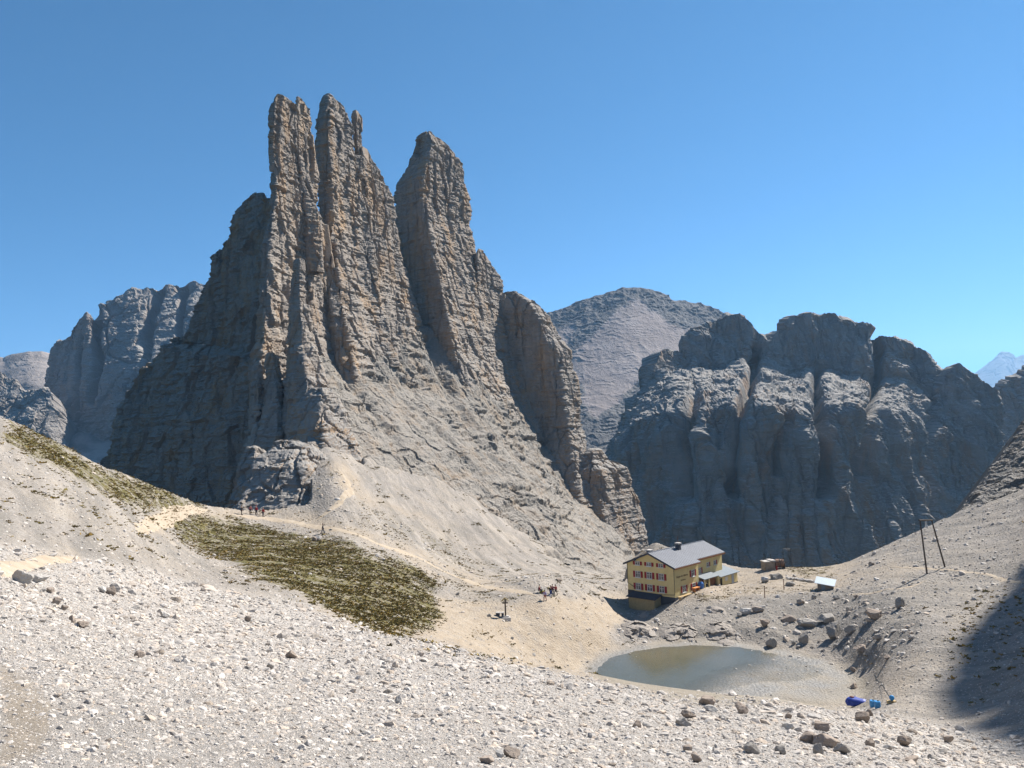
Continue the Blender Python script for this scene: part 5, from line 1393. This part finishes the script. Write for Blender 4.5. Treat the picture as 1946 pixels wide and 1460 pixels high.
tufts("grass", "dark cushions of grass on the shaded foot of the right slope", 210, _tx, .5, 13, 12)
# ================================================================== PATHS AND WATER
path_m = Mat("path_earth", 0.95, 0.1)
path_m.color(path_m.mix(path_m.mr(path_m.noise(path_m.pos(), .8, 7.0, .7), .3, .7), (0.30, 0.24, 0.175), (0.41, 0.35, 0.275)))
path_m.bump(path_m.noise(path_m.pos(), 4.0, 7.0, .7), .5, .06)
def path(px, width, label):
    pts = []
    for u, v in px: pts.append(on_ground(u, v, 12.0))
    d = []
    for a, b in zip(pts[:-1], pts[1:]):
        m = max(2, int((b - a).length / .35))
        d += [a.lerp(b, k / m) for k in range(m)]
    d = np.array([q[:] for q in d + [pts[-1]]])[:, :2]
    for _ in range(12): d[1:-1] = (d[:-2] + 2 * d[1:-1] + d[2:]) / 4
    t = np.gradient(d, axis=0); t /= np.linalg.norm(t, axis=1)[:, None] + 1e-9
    nn_ = np.stack([-t[:, 1], t[:, 0]], 1)
    k = np.linspace(-1, 1, 7)
    P3 = np.concatenate([d, np.zeros((len(d), 1))], 1)
    wl_, wr_ = width * (.5 + .35 * fbm(P3, 2.5, 3, off=80)), width * (.5 + .35 * fbm(P3, 2.5, 3, off=81))
    taper = np.minimum(1, np.minimum(np.arange(len(d)), np.arange(len(d))[::-1]) / 12.0 + .1)
    offs = np.where(k[None] < 0, k[None] * wl_[:, None], k[None] * wr_[:, None]) * taper[:, None]
    X = d[:, :1] + nn_[:, :1] * offs; Y = d[:, 1:] + nn_[:, 1:] * offs
    Z = ground_z(X, Y) + .05 * (1 - k[None] ** 4) + .004
    o = mesh_arrays("path", np.stack([X, Y, Z], -1).reshape(-1, 3), [grid_faces(len(d), 7)], path_m.m, smooth=True)
    return tag(o, label, kind="structure")
path([(262, 1012), (290, 996), (322, 980), (352, 971), (395, 969)], 1.7, "pale path crossing the left slope to the saddle")
path([(440, 978), (500, 984), (560, 993), (640, 1008), (720, 1036), (800, 1062), (880, 1100), (960, 1122), (1020, 1134)], 2.0, "trodden path from the saddle down to the hut flat")
path([(600, 990), (640, 962), (668, 935), (660, 912), (640, 890)], 1.3, "path climbing the rib towards the towers")
path([(1950, 1108), (1880, 1092), (1810, 1084), (1740, 1080), (1690, 1078)], 0.9, "narrow pale path traversing the right slope")
path([(1600, 1131), (1660, 1128), (1720, 1118), (1760, 1104)], .8, "faint path rising from the shed to the pylon")
path([(-30, 1092), (30, 1076), (90, 1064), (150, 1060)], .9, "tan path at the left edge above the big boulder")
wm = Mat("tarn_water", 0.12, 0.5)
p = wm.pos()
wm.color(wm.mix(wm.mr(wm.noise(p, 0.07, 4.0, .6), .35, .65), (0.085, 0.085, 0.055), (0.125, 0.115, 0.08)))
wm.b.inputs["IOR"].default_value = 1.33
dp_ = wm.n("ShaderNodeSeparateColor", i0=wm.n("ShaderNodeAttribute", {"attribute_name": "depth"}).outputs[0]).outputs[0]
wm.set(wm.b.inputs["Alpha"], wm.mr(wm.math("ADD", dp_, wm.math("MULTIPLY", wm.math("SUBTRACT", wm.noise(p, .3, 5.0, .6), .5), .5)), -.1, .9, .10, .88))
wm.bump(wm.noise(wm.mapped(p, (1, .5, 1)), 2.2, 4.0, .6), .35, .04)
xs = np.linspace(WATER_XY[:, 0].min() - 3, WATER_XY[:, 0].max() + 3, 50); ys = np.linspace(WATER_XY[:, 1].min() - 3, WATER_XY[:, 1].max() + 3, 40)
WX, WY = np.meshgrid(xs, ys)
keep = poly_sd(WX, WY, WATER_XY) > -2.2
qf = grid_faces(40, 50); qf = qf[keep.ravel()[qf].all(1)]
used = np.unique(qf); re_ = np.full(WX.size, -1); re_[used] = np.arange(len(used))
lake = mesh_arrays("lake", np.stack([WX, WY, np.full_like(WX, LAKE_Z - .02)], -1).reshape(-1, 3)[used], [re_[qf]], wm.m, smooth=True, attrs={"depth": np.repeat(sstep(-4, 4, poly_sd(WX, WY, DEEP_XY)).ravel()[used][:, None], 4, 1)})
tag(lake, "shallow grey green tarn water", kind="structure")
